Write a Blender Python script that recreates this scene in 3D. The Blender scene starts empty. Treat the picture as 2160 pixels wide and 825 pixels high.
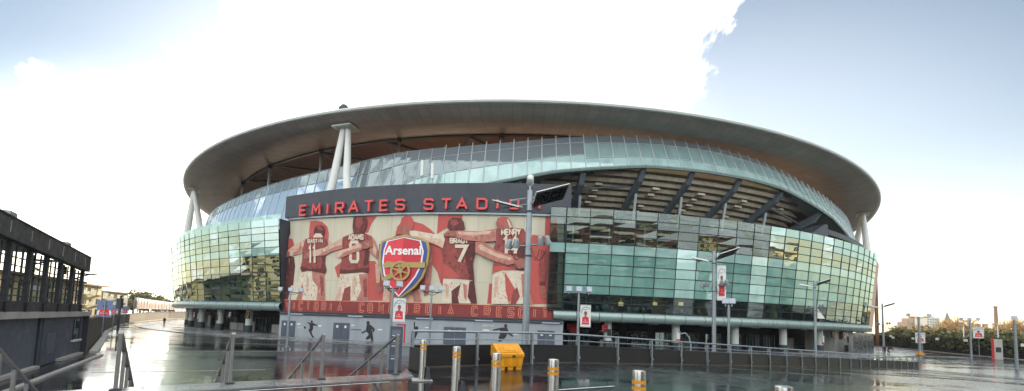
import bpy, bmesh, math, random
from mathutils import Vector, Matrix
R_ = math.radians
rnd = random.Random(7)
scene = bpy.context.scene
COL = scene.collection

# ------------------------------------------------------------------ camera model (13.5 mm lens, lens shift)
FPX, CX0, CY0 = 811.0, 1080.0, 624.0
PITCH, ROLL, HC = R_(3.8), R_(2.0), 3.75
def ray(px, py):
    dx, dy = px - CX0, py - CY0
    c, s = math.cos(ROLL), math.sin(ROLL)
    x = dx * c + dy * s; y = -dx * s + dy * c
    v = (x / FPX, 1.0, -y / FPX)
    cp, sp = math.cos(PITCH), math.sin(PITCH)
    return Vector((v[0], v[1] * cp - v[2] * sp, v[1] * sp + v[2] * cp))
def ground(px, py, z=0.0):
    d = ray(px, py); t = (z - HC) / d.z
    return Vector((d.x * t, d.y * t, z))
def at(px, py, Y):
    d = ray(px, py); t = Y / d.y
    return Vector((d.x * t, Y, HC + d.z * t))
CEN = Vector((4.0, 170.0, 0.0))            # centre of the stadium bowl
def P(phi, R, z):
    a = R_(phi)
    return Vector((CEN.x + R * math.sin(a), CEN.y - R * math.cos(a), z))
def hit(px, py, R):
    d = ray(px, py); n = math.hypot(d.x, d.y); d = d / n
    t = d.x * CEN.x + d.y * CEN.y
    q = CEN.x ** 2 + CEN.y ** 2 - t * t
    t -= math.sqrt(max(R * R - q, 0))
    return (math.degrees(math.atan2(d.x * t - CEN.x, -(d.y * t - CEN.y))), HC + d.z * t)
def lerp_tab(tab, x):
    if x <= tab[0][0]: return tab[0][1]
    for (a, b), (c, d) in zip(tab, tab[1:]):
        if x <= c: return b + (d - b) * (x - a) / (c - a)
    return tab[-1][1]
def frange(a, b, n): return [a + (b - a) * i / n for i in range(n + 1)]

# ------------------------------------------------------------------ objects
ORG = {}
def org(o): return ORG.get(o.name, Vector((0, 0, 0))) if o else Vector((0, 0, 0))
def tag(o, label=None, cat=None, group=None, kind=None):
    if label: o['label'] = label
    if cat: o['category'] = cat
    if group: o['group'] = group
    if kind: o['kind'] = kind
    return o
def thing(name, label, cat, loc=(0, 0, 0), rz=0.0, group=None):
    o = bpy.data.objects.new(name, None); COL.objects.link(o)
    o.empty_display_size = 0.3
    o.location = loc; o.rotation_euler = (0, 0, rz)
    ORG[o.name] = Vector(loc)
    return tag(o, label, cat, group)
def copy_tree(o, parent=None):
    c = o.copy(); COL.objects.link(c); c.parent = parent
    for ch in list(o.children): copy_tree(ch, c)
    return c

class MB:
    def __init__(s): s.v = []; s.f = []; s.m = []; s.T = None
    def pt(s, p):
        p = Vector(p)
        if s.T is not None: p = s.T @ p
        s.v.append(p); return len(s.v) - 1
    def poly(s, pts, m=0):
        s.f.append([s.pt(p) for p in pts]); s.m.append(m)
    def quad(s, a, b, c, d, m=0): s.poly((a, b, c, d), m)
    def box(s, c, size, rz=0.0, m=0, M=None):
        c = Vector(c); h = Vector(size) / 2
        A = M if M is not None else Matrix.Rotation(rz, 3, 'Z')
        q = [c + A @ Vector((x * h.x, y * h.y, z * h.z)) for z in (-1, 1) for y in (-1, 1) for x in (-1, 1)]
        b = [s.pt(p) for p in q]
        for f in ((0, 2, 3, 1), (4, 5, 7, 6), (0, 1, 5, 4), (2, 6, 7, 3), (0, 4, 6, 2), (1, 3, 7, 5)):
            s.f.append([b[i] for i in f]); s.m.append(m)
    def prism(s, pts, vec, m=0, side=None):
        pts = [Vector(p) for p in pts]; vec = Vector(vec); n = len(pts)
        a = [s.pt(p) for p in pts]; b = [s.pt(p + vec) for p in pts]
        s.f.append(a[::-1]); s.m.append(m); s.f.append(b); s.m.append(m)
        for i in range(n):
            j = (i + 1) % n
            s.f.append([a[i], a[j], b[j], b[i]]); s.m.append(m if side is None else side)
    def tube(s, p0, p1, r0, r1=None, n=8, m=0, caps=True):
        s.path([p0, p1], [r0, r0 if r1 is None else r1], n, m, caps)
    def path(s, pts, r, n=6, m=0, caps=True):
        pts = [Vector(p) for p in pts]; k = len(pts)
        rr = r if isinstance(r, (list, tuple)) else [r] * k
        rings = []; ref = None
        for i in range(k):
            d = (pts[min(i + 1, k - 1)] - pts[max(i - 1, 0)]).normalized()
            if ref is None:
                ref = Vector((0, 0, 1)) if abs(d.z) < .9 else Vector((1, 0, 0))
            u = d.cross(ref).normalized(); w = u.cross(d).normalized(); ref = w
            rings.append([s.pt(pts[i] + (u * math.cos(2 * math.pi * j / n) + w * math.sin(2 * math.pi * j / n)) * rr[i]) for j in range(n)])
        for a, b in zip(rings, rings[1:]):
            for j in range(n):
                s.f.append([a[j], a[(j + 1) % n], b[(j + 1) % n], b[j]]); s.m.append(m)
        if caps:
            s.f.append(rings[0][::-1]); s.m.append(m); s.f.append(rings[-1]); s.m.append(m)
    def lathe(s, prof, c=(0, 0, 0), n=20, m=0, caps=True):
        c = Vector(c); rings = []
        for (r, z) in prof:
            rings.append([s.pt(c + Vector((r * math.cos(2 * math.pi * j / n), r * math.sin(2 * math.pi * j / n), z))) for j in range(n)])
        for k, (a, b) in enumerate(zip(rings, rings[1:])):
            mm = m[k] if isinstance(m, (list, tuple)) else m
            for j in range(n):
                s.f.append([a[j], a[(j + 1) % n], b[(j + 1) % n], b[j]]); s.m.append(mm)
        m0 = m[0] if isinstance(m, (list, tuple)) else m; m1 = m[-1] if isinstance(m, (list, tuple)) else m
        if caps:
            s.f.append(rings[0][::-1]); s.m.append(m0); s.f.append(rings[-1]); s.m.append(m1)
    def grid(s, fn, us, vs, m=0, flip=False):
        idx = [[s.pt(fn(u, v)) for v in vs] for u in us]
        for i in range(len(us) - 1):
            for j in range(len(vs) - 1):
                q = [idx[i][j], idx[i + 1][j], idx[i + 1][j + 1], idx[i][j + 1]]
                s.f.append(q[::-1] if flip else q); s.m.append(m(i, j) if callable(m) else m)
    def arcbox(s, p0, p1, R0, R1, z0, z1, n=None, m=0):
        """a curved block of the bowl: phi p0..p1, radius R0 (inner)..R1 (outer), z0..z1"""
        n = n or max(1, int(abs(p1 - p0) / 1.5))
        prof = [(R0, z0), (R1, z0), (R1, z1), (R0, z1)]
        rings = [[s.pt(P(p, r, z)) for r, z in prof] for p in frange(p0, p1, n)]
        for a, b in zip(rings, rings[1:]):
            for j in range(4):
                s.f.append([a[j], b[j], b[(j + 1) % 4], a[(j + 1) % 4]]); s.m.append(m)
        s.f.append(rings[0]); s.m.append(m); s.f.append(rings[-1][::-1]); s.m.append(m)
    def build(s, name, mats, parent=None, smooth=False, fix=True):
        if not isinstance(mats, (list, tuple)): mats = [mats]
        me = bpy.data.meshes.new(name)
        o0 = org(parent)
        me.from_pydata([tuple(p - o0) for p in s.v], [], s.f)
        for mt in mats: me.materials.append(mt)
        me.polygons.foreach_set('material_index', s.m)
        if fix:
            bm = bmesh.new(); bm.from_mesh(me)
            bmesh.ops.recalc_face_normals(bm, faces=bm.faces); bm.to_mesh(me); bm.free()
        if smooth:
            me.polygons.foreach_set('use_smooth', [True] * len(me.polygons))
            try: me.set_sharp_from_angle(angle=R_(40))
            except Exception: pass
        me.update()
        o = bpy.data.objects.new(name, me); COL.objects.link(o)
        if parent: o.parent = parent
        ORG[o.name] = o0
        return o

def cut_poly(poly, step):
    """2-D polygon -> triangles cut into strips of width step (so that it can be bent round the bowl)"""
    bm = bmesh.new()
    vs = [bm.verts.new((a, 0, b)) for a, b in poly]
    try: bm.faces.new(vs)
    except ValueError: bm.free(); return []
    bm.normal_update(); bmesh.ops.triangulate(bm, faces=bm.faces[:])
    a0 = min(p[0] for p in poly); a1 = max(p[0] for p in poly)
    k = math.ceil(a0 / step)
    while k * step < a1:
        bmesh.ops.bisect_plane(bm, geom=bm.verts[:] + bm.edges[:] + bm.faces[:], plane_co=(k * step, 0, 0), plane_no=(1, 0, 0))
        k += 1
    out = [[(v.co.x, v.co.z) for v in f.verts] for f in bm.faces]
    bm.free(); return out
def ringpoly(mb, poly, R, m=0):
    """polygon of (phi, z) laid flat on the cylinder of radius R"""
    k = R_(1) * R
    for f in cut_poly([(p * k, z) for p, z in poly], 1.2):
        mb.poly([P(a / k, R, b) for a, b in f], m)
def strip(pts, w, closed=False):
    """a line of width w as a chain of mitred quads"""
    pts = [Vector((p[0], p[1])) for p in pts]; n = len(pts); L = []; Rr = []
    for i in range(n):
        a = pts[i - 1] if (i > 0 or closed) else None
        b = pts[(i + 1) % n] if (i < n - 1 or closed) else None
        d0 = (pts[i] - a).normalized() if a is not None else None
        d1 = (b - pts[i]).normalized() if b is not None else None
        if d0 is None: d0 = d1
        if d1 is None: d1 = d0
        n0 = Vector((-d0.y, d0.x)); n1 = Vector((-d1.y, d1.x))
        mm = n0 + n1
        mm = n0 if mm.length < 1e-6 else mm.normalized()
        k = min(1 / max(mm.dot(n0), .35), 2.2)
        L.append(pts[i] + mm * (w / 2 * k)); Rr.append(pts[i] - mm * (w / 2 * k))
    out = []
    for i in range(n if closed else n - 1):
        j = (i + 1) % n
        out.append([tuple(Rr[i]), tuple(Rr[j]), tuple(L[j]), tuple(L[i])])
    return out
# squared-off stroke alphabet in a unit box (x 0..1, y 0..1); one polyline per list
GL = {
 'A': [[(0, 0), (.5, 1), (1, 0)], [(.26, .33), (.74, .33)]],
 'B': [[(0, 0), (0, 1), (.85, 1), (1, .87), (1, .65), (.85, .53)], [(0, .53), (.85, .53), (1, .4), (1, .13), (.85, 0), (0, 0)]],
 'C': [[(1, .78), (1, .88), (.85, 1), (.15, 1), (0, .88), (0, .12), (.15, 0), (.85, 0), (1, .12), (1, .22)]],
 'D': [[(0, 0), (0, 1), (.8, 1), (1, .85), (1, .15), (.8, 0), (0, 0)]],
 'E': [[(1, 1), (0, 1), (0, 0), (1, 0)], [(.08, .5), (.85, .5)]],
 'F': [[(1, 1), (0, 1), (0, 0)], [(.08, .5), (.85, .5)]],
 'G': [[(1, .78), (1, .88), (.85, 1), (.15, 1), (0, .88), (0, .12), (.15, 0), (.85, 0), (1, .12), (1, .48), (.55, .48)]],
 'H': [[(0, 0), (0, 1)], [(1, 0), (1, 1)], [(.05, .5), (.95, .5)]],
 'I': [[(.5, 0), (.5, 1)]],
 'M': [[(0, 0), (.08, 1), (.5, .35), (.92, 1), (1, 0)]],
 'N': [[(0, 0), (0, 1), (1, 0), (1, 1)]],
 'O': [[(.15, 0), (0, .12), (0, .88), (.15, 1), (.85, 1), (1, .88), (1, .12), (.85, 0), (.15, 0)]],
 'R': [[(0, 0), (0, 1), (.85, 1), (1, .87), (1, .58), (.85, .46), (.06, .46)], [(.55, .4), (1, 0)]],
 'S': [[(1, .8), (1, .88), (.85, 1), (.15, 1), (0, .88), (0, .62), (.15, .52), (.85, .48), (1, .38), (1, .12), (.85, 0), (.15, 0), (0, .12), (0, .2)]],
 'T': [[(0, 1), (1, 1)], [(.5, 0), (.5, .96)]],
 'U': [[(0, 1), (0, .12), (.15, 0), (.85, 0), (1, .12), (1, 1)]],
 'V': [[(0, 1), (.5, 0), (1, 1)]],
 'Y': [[(0, 1), (.5, .5), (1, 1)], [(.5, 0), (.5, .46)]],
 '1': [[(.2, .82), (.55, 1), (.55, 0)]],
 '4': [[(.7, 0), (.7, 1), (0, .3), (1, .3)]],
 '6': [[(1, .85), (.85, 1), (.15, 1), (0, .88), (0, .12), (.15, 0), (.85, 0), (1, .12), (1, .45), (.85, .56), (.06, .56)]],
 '7': [[(0, 1), (1, 1), (.35, 0)]],
}
def font_polys(body, size, bold=0.0):
    """flat triangles of a word in the built-in typeface, left-aligned at (0,0)"""
    cu = bpy.data.curves.new('lettering', 'FONT'); cu.body = body; cu.size = size; cu.offset = bold; cu.resolution_u = 3
    ob = bpy.data.objects.new('lettering', cu); COL.objects.link(ob)
    dg = bpy.context.evaluated_depsgraph_get(); me = ob.evaluated_get(dg).to_mesh()
    out = [[(me.vertices[i].co.x, me.vertices[i].co.y) for i in p.vertices] for p in me.polygons]
    ob.evaluated_get(dg).to_mesh_clear(); bpy.data.objects.remove(ob); bpy.data.curves.remove(cu)
    return out
# ------------------------------------------------------------------ materials
def srgb(r, g, b):
    f = lambda c: (c / 255 / 12.92) if c / 255 <= .04045 else ((c / 255 + .055) / 1.055) ** 2.4
    return (f(r), f(g), f(b), 1)
class NT:
    def __init__(s, name):
        s.mat = bpy.data.materials.new(name); s.mat.use_nodes = True
        s.t = s.mat.node_tree; s.n = s.t.nodes; s.l = s.t.links
        s.b = s.n['Principled BSDF']; s.out = s.n['Material Output']
    def new(s, ty, **kw):
        nd = s.n.new(ty)
        for k, v in kw.items():
            if hasattr(nd, k) and not k.startswith('i_'): setattr(nd, k, v)
            else: nd.inputs[k[2:].replace('_', ' ')].default_value = v
        return nd
    def link(s, a, b): s.l.new(a, b)
    def pos(s, scale=(1, 1, 1), rot=(0, 0, 0), space='Position'):
        g = s.new('ShaderNodeNewGeometry'); mp = s.new('ShaderNodeMapping')
        mp.inputs['Scale'].default_value = scale; mp.inputs['Rotation'].default_value = rot
        s.link(g.outputs[space], mp.inputs['Vector']); return mp.outputs['Vector']
    def noise(s, vec, scale, detail=4, rough=.55, dist=0):
        n = s.new('ShaderNodeTexNoise'); n.inputs['Scale'].default_value = scale; n.inputs['Detail'].default_value = detail
        n.inputs['Roughness'].default_value = rough; n.inputs['Distortion'].default_value = dist
        s.link(vec, n.inputs['Vector']); return n.outputs['Fac']
    def ramp(s, fac, stops):
        r = s.new('ShaderNodeValToRGB'); e = r.color_ramp.elements
        while len(e) < len(stops): e.new(.5)
        for i, (p, c) in enumerate(stops):
            e[i].position = p; e[i].color = c if not isinstance(c, (int, float)) else (c, c, c, 1)
        s.link(fac, r.inputs['Fac']); return r.outputs['Color']
    def mix(s, fac, a, b, mode='MIX'):
        m = s.new('ShaderNodeMix', data_type='RGBA', blend_type=mode)
        for sock, v in ((m.inputs[0], fac), (m.inputs[6], a), (m.inputs[7], b)):
            if hasattr(v, 'links'): s.link(v, sock)
            else: sock.default_value = v
        return m.outputs[2]
    def math(s, op, a, b=0.0, clamp=False):
        m = s.new('ShaderNodeMath', operation=op, use_clamp=clamp)
        for i, v in enumerate((a, b)):
            if hasattr(v, 'links'): s.link(v, m.inputs[i])
            else: m.inputs[i].default_value = v
        return m.outputs[0]
    def bump(s, h, strength=.3, dist=.05):
        b = s.new('ShaderNodeBump'); b.inputs['Strength'].default_value = strength; b.inputs['Distance'].default_value = dist
        s.link(h, b.inputs['Height']); s.link(b.outputs['Normal'], s.b.inputs['Normal']); return b.outputs['Normal']
def plain(name, col, rough=.6, metal=0.0, var=.18, scale=1.5, bump=0.0, spec=.5, streak=False):
    """a solid colour with weathering: mottling, and runs down the face if streak"""
    t = NT(name)
    v = t.pos((1, 1, .15) if streak else (1, 1, 1))
    n = t.noise(v, scale, 5, .6)
    lo = tuple(c * (1 - var) for c in col[:3]) + (1,); hi = tuple(min(c * (1 + var), 1) for c in col[:3]) + (1,)
    t.link(t.ramp(n, [(.3, lo), (.7, hi)]), t.b.inputs['Base Color'])
    r = t.ramp(t.noise(t.pos(), scale * 3, 3), [(.3, max(rough - .1, .02)), (.7, min(rough + .1, 1))])
    t.link(r, t.b.inputs['Roughness'])
    t.b.inputs['Metallic'].default_value = metal; t.b.inputs['Specular IOR Level'].default_value = spec
    if bump: t.bump(t.noise(t.pos(), scale * 12, 3), bump, .02)
    return t.mat
def glass(name, body, refl=.28, tint=(.85, 1, .97, 1), clear=0.0, wave=.02, body2=None, gloss=0.0):
    """coated facade glass: mirror part over a coloured body, or over a tinted see-through body if clear"""
    t = NT(name)
    pos = t.pos()
    nb = t.noise(pos, .22, 2, .5)
    bp = t.new('ShaderNodeBump'); bp.inputs['Strength'].default_value = wave; bp.inputs['Distance'].default_value = 1.0
    t.link(nb, bp.inputs['Height'])
    gl = t.new('ShaderNodeBsdfGlossy'); gl.inputs['Roughness'].default_value = gloss; gl.inputs['Color'].default_value = tint
    t.link(bp.outputs['Normal'], gl.inputs['Normal'])
    fr = t.new('ShaderNodeFresnel'); fr.inputs['IOR'].default_value = 1.5
    f = t.math('MULTIPLY_ADD', fr.outputs['Fac'], 1 - refl)
    f.node.inputs[2].default_value = refl
    df = t.new('ShaderNodeBsdfDiffuse')
    if body2:
        t.link(t.ramp(t.noise(t.pos((1, 1, .3)), .5, 3), [(.35, body), (.65, body2)]), df.inputs['Color'])
    else: df.inputs['Color'].default_value = body
    base = df.outputs[0]
    if clear > 0:
        tr = t.new('ShaderNodeBsdfTransparent'); tr.inputs['Color'].default_value = (.5, .66, .64, 1)
        mx = t.new('ShaderNodeMixShader'); mx.inputs[0].default_value = clear
        t.link(df.outputs[0], mx.inputs[1]); t.link(tr.outputs[0], mx.inputs[2]); base = mx.outputs[0]
    m = t.new('ShaderNodeMixShader'); t.link(f, m.inputs[0]); t.link(base, m.inputs[1]); t.link(gl.outputs[0], m.inputs[2])
    t.link(m.outputs[0], t.out.inputs['Surface'])
    return t.mat
def wet(name, col, lo=.04, hi=.35, brick=None, patch=.05, jl=(.5, .5, .5, 1)):
    """rain-wet paving: standing water smooth, drier patches rougher and paler"""
    t = NT(name)
    p = t.pos((.5, 1.6, 1)); p2 = t.pos()
    n1 = t.noise(p, patch, 6, .6, .6); n2 = t.noise(p2, 1.1, 4, .6); n3 = t.noise(p2, 9, 3, .6)
    wetm = t.math('ADD', t.math('MULTIPLY', n1, .75), t.math('MULTIPLY', n2, .25))
    base = t.ramp(wetm, [(.35, tuple(c * .75 for c in col[:3]) + (1,)), (.68, tuple(c * 1.7 for c in col[:3]) + (1,))])
    speck = t.ramp(n3, [(.3, .75), (.7, 1.2)])
    base = t.mix(.7, base, speck, 'MULTIPLY')
    rough = t.ramp(wetm, [(.40, lo), (.48, lo + (hi - lo) * .35), (.58, hi)])
    n4 = t.noise(p2, 34, 2, .6)
    h = t.math('ADD', t.math('MULTIPLY', n2, .5), t.math('ADD', t.math('MULTIPLY', n3, .10), t.math('MULTIPLY', n4, .05)))
    if brick:
        br = t.new('ShaderNodeTexBrick'); br.offset = .5
        br.inputs['Scale'].default_value = 1.0; br.inputs['Brick Width'].default_value = brick[0]; br.inputs['Row Height'].default_value = brick[1]
        br.inputs['Mortar Size'].default_value = .012; br.inputs['Mortar Smooth'].default_value = .3
        br.inputs['Color1'].default_value = (.82, .82, .82, 1); br.inputs['Color2'].default_value = (1.1, 1.1, 1.1, 1); br.inputs['Mortar'].default_value = jl
        t.link(t.pos(rot=(0, 0, R_(brick[2]))), br.inputs['Vector'])
        base = t.mix(1.0, base, br.outputs['Color'], 'MULTIPLY')
        rough = t.mix(br.outputs['Fac'], rough, (.5, .5, .5, 1))
        h = t.math('SUBTRACT', h, t.math('MULTIPLY', br.outputs['Fac'], .06))
    t.link(base, t.b.inputs['Base Color']); t.link(rough, t.b.inputs['Roughness'])
    t.b.inputs['Specular IOR Level'].default_value = .75
    t.bump(h, .08, .03)
    return t.mat
M = {}
M['plaza'] = wet('wet_plaza_paving', (.017, .017, .019), .03, .25, (3.2, 1.6, 7), .07)
M['ramp'] = wet('wet_tarmac', (.011, .011, .013), .05, .32, None, .22)
M['kerb'] = wet('wet_granite', (.19, .195, .2), .10, .4, (1.5, .8, -35), .3)
M['line'] = plain('road_paint', (.62, .62, .60, 1), .45, var=.25, scale=6)
M['concrete'] = plain('concrete', srgb(178, 178, 172), .75, var=.16, scale=.9, streak=True, bump=.1)
M['concrete_dark'] = plain('concrete_dirty', srgb(80, 73, 64), .8, var=.3, scale=.8, streak=True, bump=.1)
M['wallgrey'] = plain('painted_blockwork', srgb(152, 160, 167), .6, var=.1, scale=.7, streak=True)
M['steel'] = plain('galvanised_steel', srgb(150, 160, 166), .42, .55, var=.12, scale=3)
M['steel_dark'] = plain('dark_steel', srgb(62, 68, 74), .45, .4, var=.15, scale=2)
_t = NT('brushed_stainless'); _n = _t.noise(_t.pos((1, 1, .12)), 40, 2, .5)
_t.link(_t.ramp(_n, [(.3, (.52, .52, .50, 1)), (.7, (.62, .62, .60, 1))]), _t.b.inputs['Base Color']); _t.b.inputs['Metallic'].default_value = 1; _t.b.inputs['Roughness'].default_value = .27
M['stainless'] = _t.mat
M['rail'] = plain('rail_steel', srgb(150, 149, 148), .4, .6, var=.12, scale=4)
M['white'] = plain('white_paint', srgb(226, 230, 226), .45, var=.06, scale=1.5, streak=True)
M['offwhite'] = plain('pale_column_paint', srgb(196, 206, 196), .5, var=.08, scale=1.2, streak=True)
M['black'] = plain('black_plastic', (.018, .019, .021, 1), .5, var=.2)
M['charcoal'] = plain('charcoal_cladding', srgb(56, 62, 72), .5, var=.1, scale=.8, streak=True)
M['navy'] = plain('grey_blue_door', srgb(78, 86, 100), .5, var=.08)
M['fascia'] = plain('pale_roof_fascia', srgb(228, 234, 230), .35, .0, var=.06, scale=.5)
M['mullion'] = plain('grey_mullion', srgb(96, 112, 116), .45, .4, var=.1)
M['mullion_pale'] = plain('pale_mullion', srgb(164, 180, 184), .4, .4, var=.08)
M['mullion_white'] = plain('light_mullion', srgb(204, 216, 220), .4, .1, var=.06)
M['mullion_dark'] = plain('dark_mullion', srgb(50, 62, 66), .45, .3, var=.1)
M['roll'] = plain('bullnose_metal', srgb(150, 172, 168), .34, .35, var=.03, scale=.6)
M['raker'] = plain('raker_paint', srgb(104, 118, 126), .5, var=.12, scale=.6, streak=True)
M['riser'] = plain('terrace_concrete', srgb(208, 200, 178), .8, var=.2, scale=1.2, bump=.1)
M['tread'] = plain('terrace_concrete_shaded', srgb(140, 131, 114), .85, var=.2, scale=1.2)  # same terrace concrete, darkened so the down-facing treads carry shade in their colour
M['seat'] = plain('red_seats', srgb(104, 52, 46), .5, var=.25, scale=3)
M['pitch'] = plain('pitch_grass', (.05, .12, .025, 1), .8, var=.2, scale=2)
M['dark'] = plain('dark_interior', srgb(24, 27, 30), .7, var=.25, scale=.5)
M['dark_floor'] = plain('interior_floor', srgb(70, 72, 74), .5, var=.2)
M['redpanel'] = plain('red_panel', srgb(196, 40, 44), .5, var=.12)
M['letter_red'] = plain('sign_letter_red', srgb(222, 72, 70), .35, var=.05)
M['mural_cream'] = plain('mural_cream', srgb(204, 198, 176), .7, var=.08, scale=.6, streak=True)
M['mural_red'] = plain('mural_red', srgb(190, 88, 82), .7, var=.08, scale=.8, streak=True)
M['mural_band'] = plain('mural_band_red', srgb(134, 58, 56), .7, var=.08, scale=.8)
M['mural_line'] = plain('mural_letter_orange', srgb(224, 136, 112), .7, var=.06)
M['shirt'] = plain('mural_shirt', srgb(146, 72, 68), .7, var=.25, scale=.9)
M['shirt_dark'] = plain('mural_shirt_deep', srgb(90, 42, 42), .7, var=.25, scale=.9)
M['sleeve'] = plain('mural_sleeve', srgb(208, 174, 154), .7, var=.2, scale=1.1)
M['sleeve_red'] = plain('mural_pink', srgb(182, 120, 108), .7, var=.22, scale=1.1)
M['skin_art'] = plain('mural_skin', srgb(158, 100, 88), .7, var=.2, scale=1.6)
M['hair_art'] = plain('mural_hair', srgb(96, 48, 44), .7, var=.3, scale=1.8)
M['shorts'] = plain('mural_shorts', srgb(218, 206, 186), .7, var=.12, scale=1.2)
M['gold'] = plain('crest_gold', srgb(166, 146, 92), .4, .3, var=.08)
M['crest_red'] = plain('crest_red', srgb(222, 50, 66), .35, var=.04)
M['crest_red2'] = plain('crest_red_deep', srgb(196, 28, 52), .35, var=.04)
M['crest_blue'] = plain('crest_blue', srgb(48, 74, 150), .35, var=.05)
M['crest_white'] = plain('crest_white', srgb(240, 240, 240), .35, var=.03)
M['yellow'] = plain('yellow_grit_bin_plastic', srgb(222, 152, 24), .45, var=.16, scale=5)
M['orange'] = plain('amber_reflective_band', srgb(222, 150, 32), .35, var=.08)
M['cloth_black'] = plain('black_cloth', (.02, .02, .022, 1), .85)
M['cloth_red'] = plain('red_cloth', srgb(120, 34, 40), .85)
M['cloth_grey'] = plain('grey_cloth', srgb(120, 118, 116), .85)
M['skin'] = plain('skin', srgb(190, 140, 116), .6)
M['bark'] = plain('bark', srgb(92, 76, 60), .9, var=.3, scale=6)
M['twig'] = plain('winter_twigs', srgb(186, 156, 108), .9, var=.35, scale=.35)
M['leaf'] = plain('dark_leaves', (.055, .085, .03, 1), .6, var=.5, scale=.5)
M['leaf_olive'] = plain('olive_leaves', (.17, .16, .05, 1), .6, var=.45, scale=.5)
M['ivy'] = plain('ivy_leaves', (.12, .135, .055, 1), .6, var=.5, scale=.4)
M['brick_dark'] = plain('dark_brown_brick', srgb(92, 70, 58), .85, var=.2, scale=.6)
M['brick'] = plain('brown_brick', srgb(150, 122, 102), .8, var=.15, scale=.6)
M['cream_render'] = plain('cream_render', srgb(226, 210, 160), .8, var=.08, scale=.3, streak=True)
M['pale_render'] = plain('pale_render', srgb(206, 204, 192), .8, var=.08, scale=.3, streak=True)
M['roofbrown'] = plain('brown_eaves', srgb(120, 88, 66), .7, var=.15)
M['slate'] = plain('slate_roof', srgb(104, 100, 98), .7, var=.2)
M['blue_poster'] = plain('poster_blue', srgb(112, 130, 168), .6, var=.1)
M['lens'] = plain('lamp_lens', srgb(176, 184, 196), .2, .1, var=.05)
M['led'] = plain('led_modules', (.02, .021, .024, 1), .25, .2, var=.2, scale=6)
M['metal_sheet'] = plain('brushed_hoarding', srgb(150, 156, 158), .28, .85, var=.2, scale=.8, streak=True)
M['pinkwall'] = plain('faded_pink_mural', srgb(206, 168, 154), .7, var=.12, scale=.5, streak=True)
# coffered soffit of the roof: pale metal panels with seams round and across the ring
def soffit_mat(name, col, seam, rough):
    t = NT(name)
    g = t.new('ShaderNodeNewGeometry'); sub = t.new('ShaderNodeVectorMath', operation='SUBTRACT'); sub.inputs[1].default_value = CEN
    t.link(g.outputs['Position'], sub.inputs[0]); sx = t.new('ShaderNodeSeparateXYZ'); t.link(sub.outputs[0], sx.inputs[0])
    ang = t.math('ARCTAN2', sx.outputs[0], sx.outputs[1]); rad = t.math('SQRT', t.math('ADD', t.math('POWER', sx.outputs[0], 2), t.math('POWER', sx.outputs[1], 2)))
    fa = t.math('FRACT', t.math('MULTIPLY', ang, 220 / math.pi)); fr = t.math('FRACT', t.math('MULTIPLY', rad, .55))
    s1 = t.math('LESS_THAN', fa, .05); s2 = t.math('LESS_THAN', fr, .035)
    sm = t.math('MAXIMUM', s1, s2)
    wn = t.new('ShaderNodeTexWhiteNoise', noise_dimensions='2D'); cv = t.new('ShaderNodeCombineXYZ')
    t.link(t.math('FLOOR', t.math('MULTIPLY', ang, 220 / math.pi)), cv.inputs[0]); t.link(t.math('FLOOR', t.math('MULTIPLY', rad, .55)), cv.inputs[1])
    t.link(cv.outputs[0], wn.inputs['Vector'])
    c = t.ramp(wn.outputs['Value'], [(0, tuple(x * .9 for x in col[:3]) + (1,)), (1, tuple(x * 1.08 for x in col[:3]) + (1,))])
    n = t.ramp(t.noise(t.pos(), .35, 4), [(.3, .88), (.7, 1.06)])
    c = t.mix(1.0, c, n, 'MULTIPLY')
    t.link(t.mix(t.math('MULTIPLY', sm, .55), c, seam), t.b.inputs['Base Color'])
    t.b.inputs['Roughness'].default_value = rough; t.b.inputs['Metallic'].default_value = .05
    return t.mat
M['soffit'] = soffit_mat('roof_soffit_panels', srgb(170, 162, 152), srgb(100, 94, 88), .5)
M['ceiling'] = soffit_mat('roof_ceiling_panels', srgb(138, 108, 92), srgb(66, 52, 46), .6)
M['roof_top'] = plain('roof_membrane', srgb(186, 190, 188), .5, var=.06, scale=.2)
M['g_clear'] = glass('clear_facade_glass', (.03, .06, .06, 1), .09, clear=.86, wave=.012)
M['g_pale'] = glass('pale_spandrel_glass', srgb(150, 190, 186), .22, body2=srgb(164, 204, 200), wave=.012)
M['g_mint'] = glass('mint_spandrel_glass', srgb(112, 160, 152), .20, body2=srgb(132, 180, 170), wave=.014)
M['g_mint2'] = glass('mint_spandrel_glass_light', srgb(124, 174, 164), .22, body2=srgb(146, 194, 182), wave=.02)
M['g_mint3'] = glass('mint_spandrel_glass_deep', srgb(98, 148, 142), .19, body2=srgb(118, 168, 160), wave=.018)
M['g_mirror'] = glass('mirror_facade_glass', srgb(34, 54, 52), .42, tint=(.84, .96, .90, 1), wave=.022)
M['g_ribbon'] = glass('ribbon_glass', srgb(150, 182, 182), .09, body2=srgb(176, 206, 204), wave=.015)
M['g_blue'] = glass('upper_blue_glass', srgb(166, 192, 212), .22, tint=(.86, .94, 1, 1), wave=.015)
M['g_top'] = glass('ribbon_clear_glass', (.34, .42, .48, 1), .10, clear=.45, wave=.01)
M['g_sky'] = glass('sky_facade_glass', srgb(98, 142, 132), .26, body2=srgb(118, 164, 152), tint=(.9, 1, .95, 1), wave=.012)
M['g_semi'] = glass('ribbon_semi_clear_glass', srgb(146, 178, 182), .10, clear=.22, body2=srgb(166, 198, 198), wave=.01)
M['g_dark'] = glass('window_glass', (.02, .025, .03, 1), .12, wave=.03)
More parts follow.
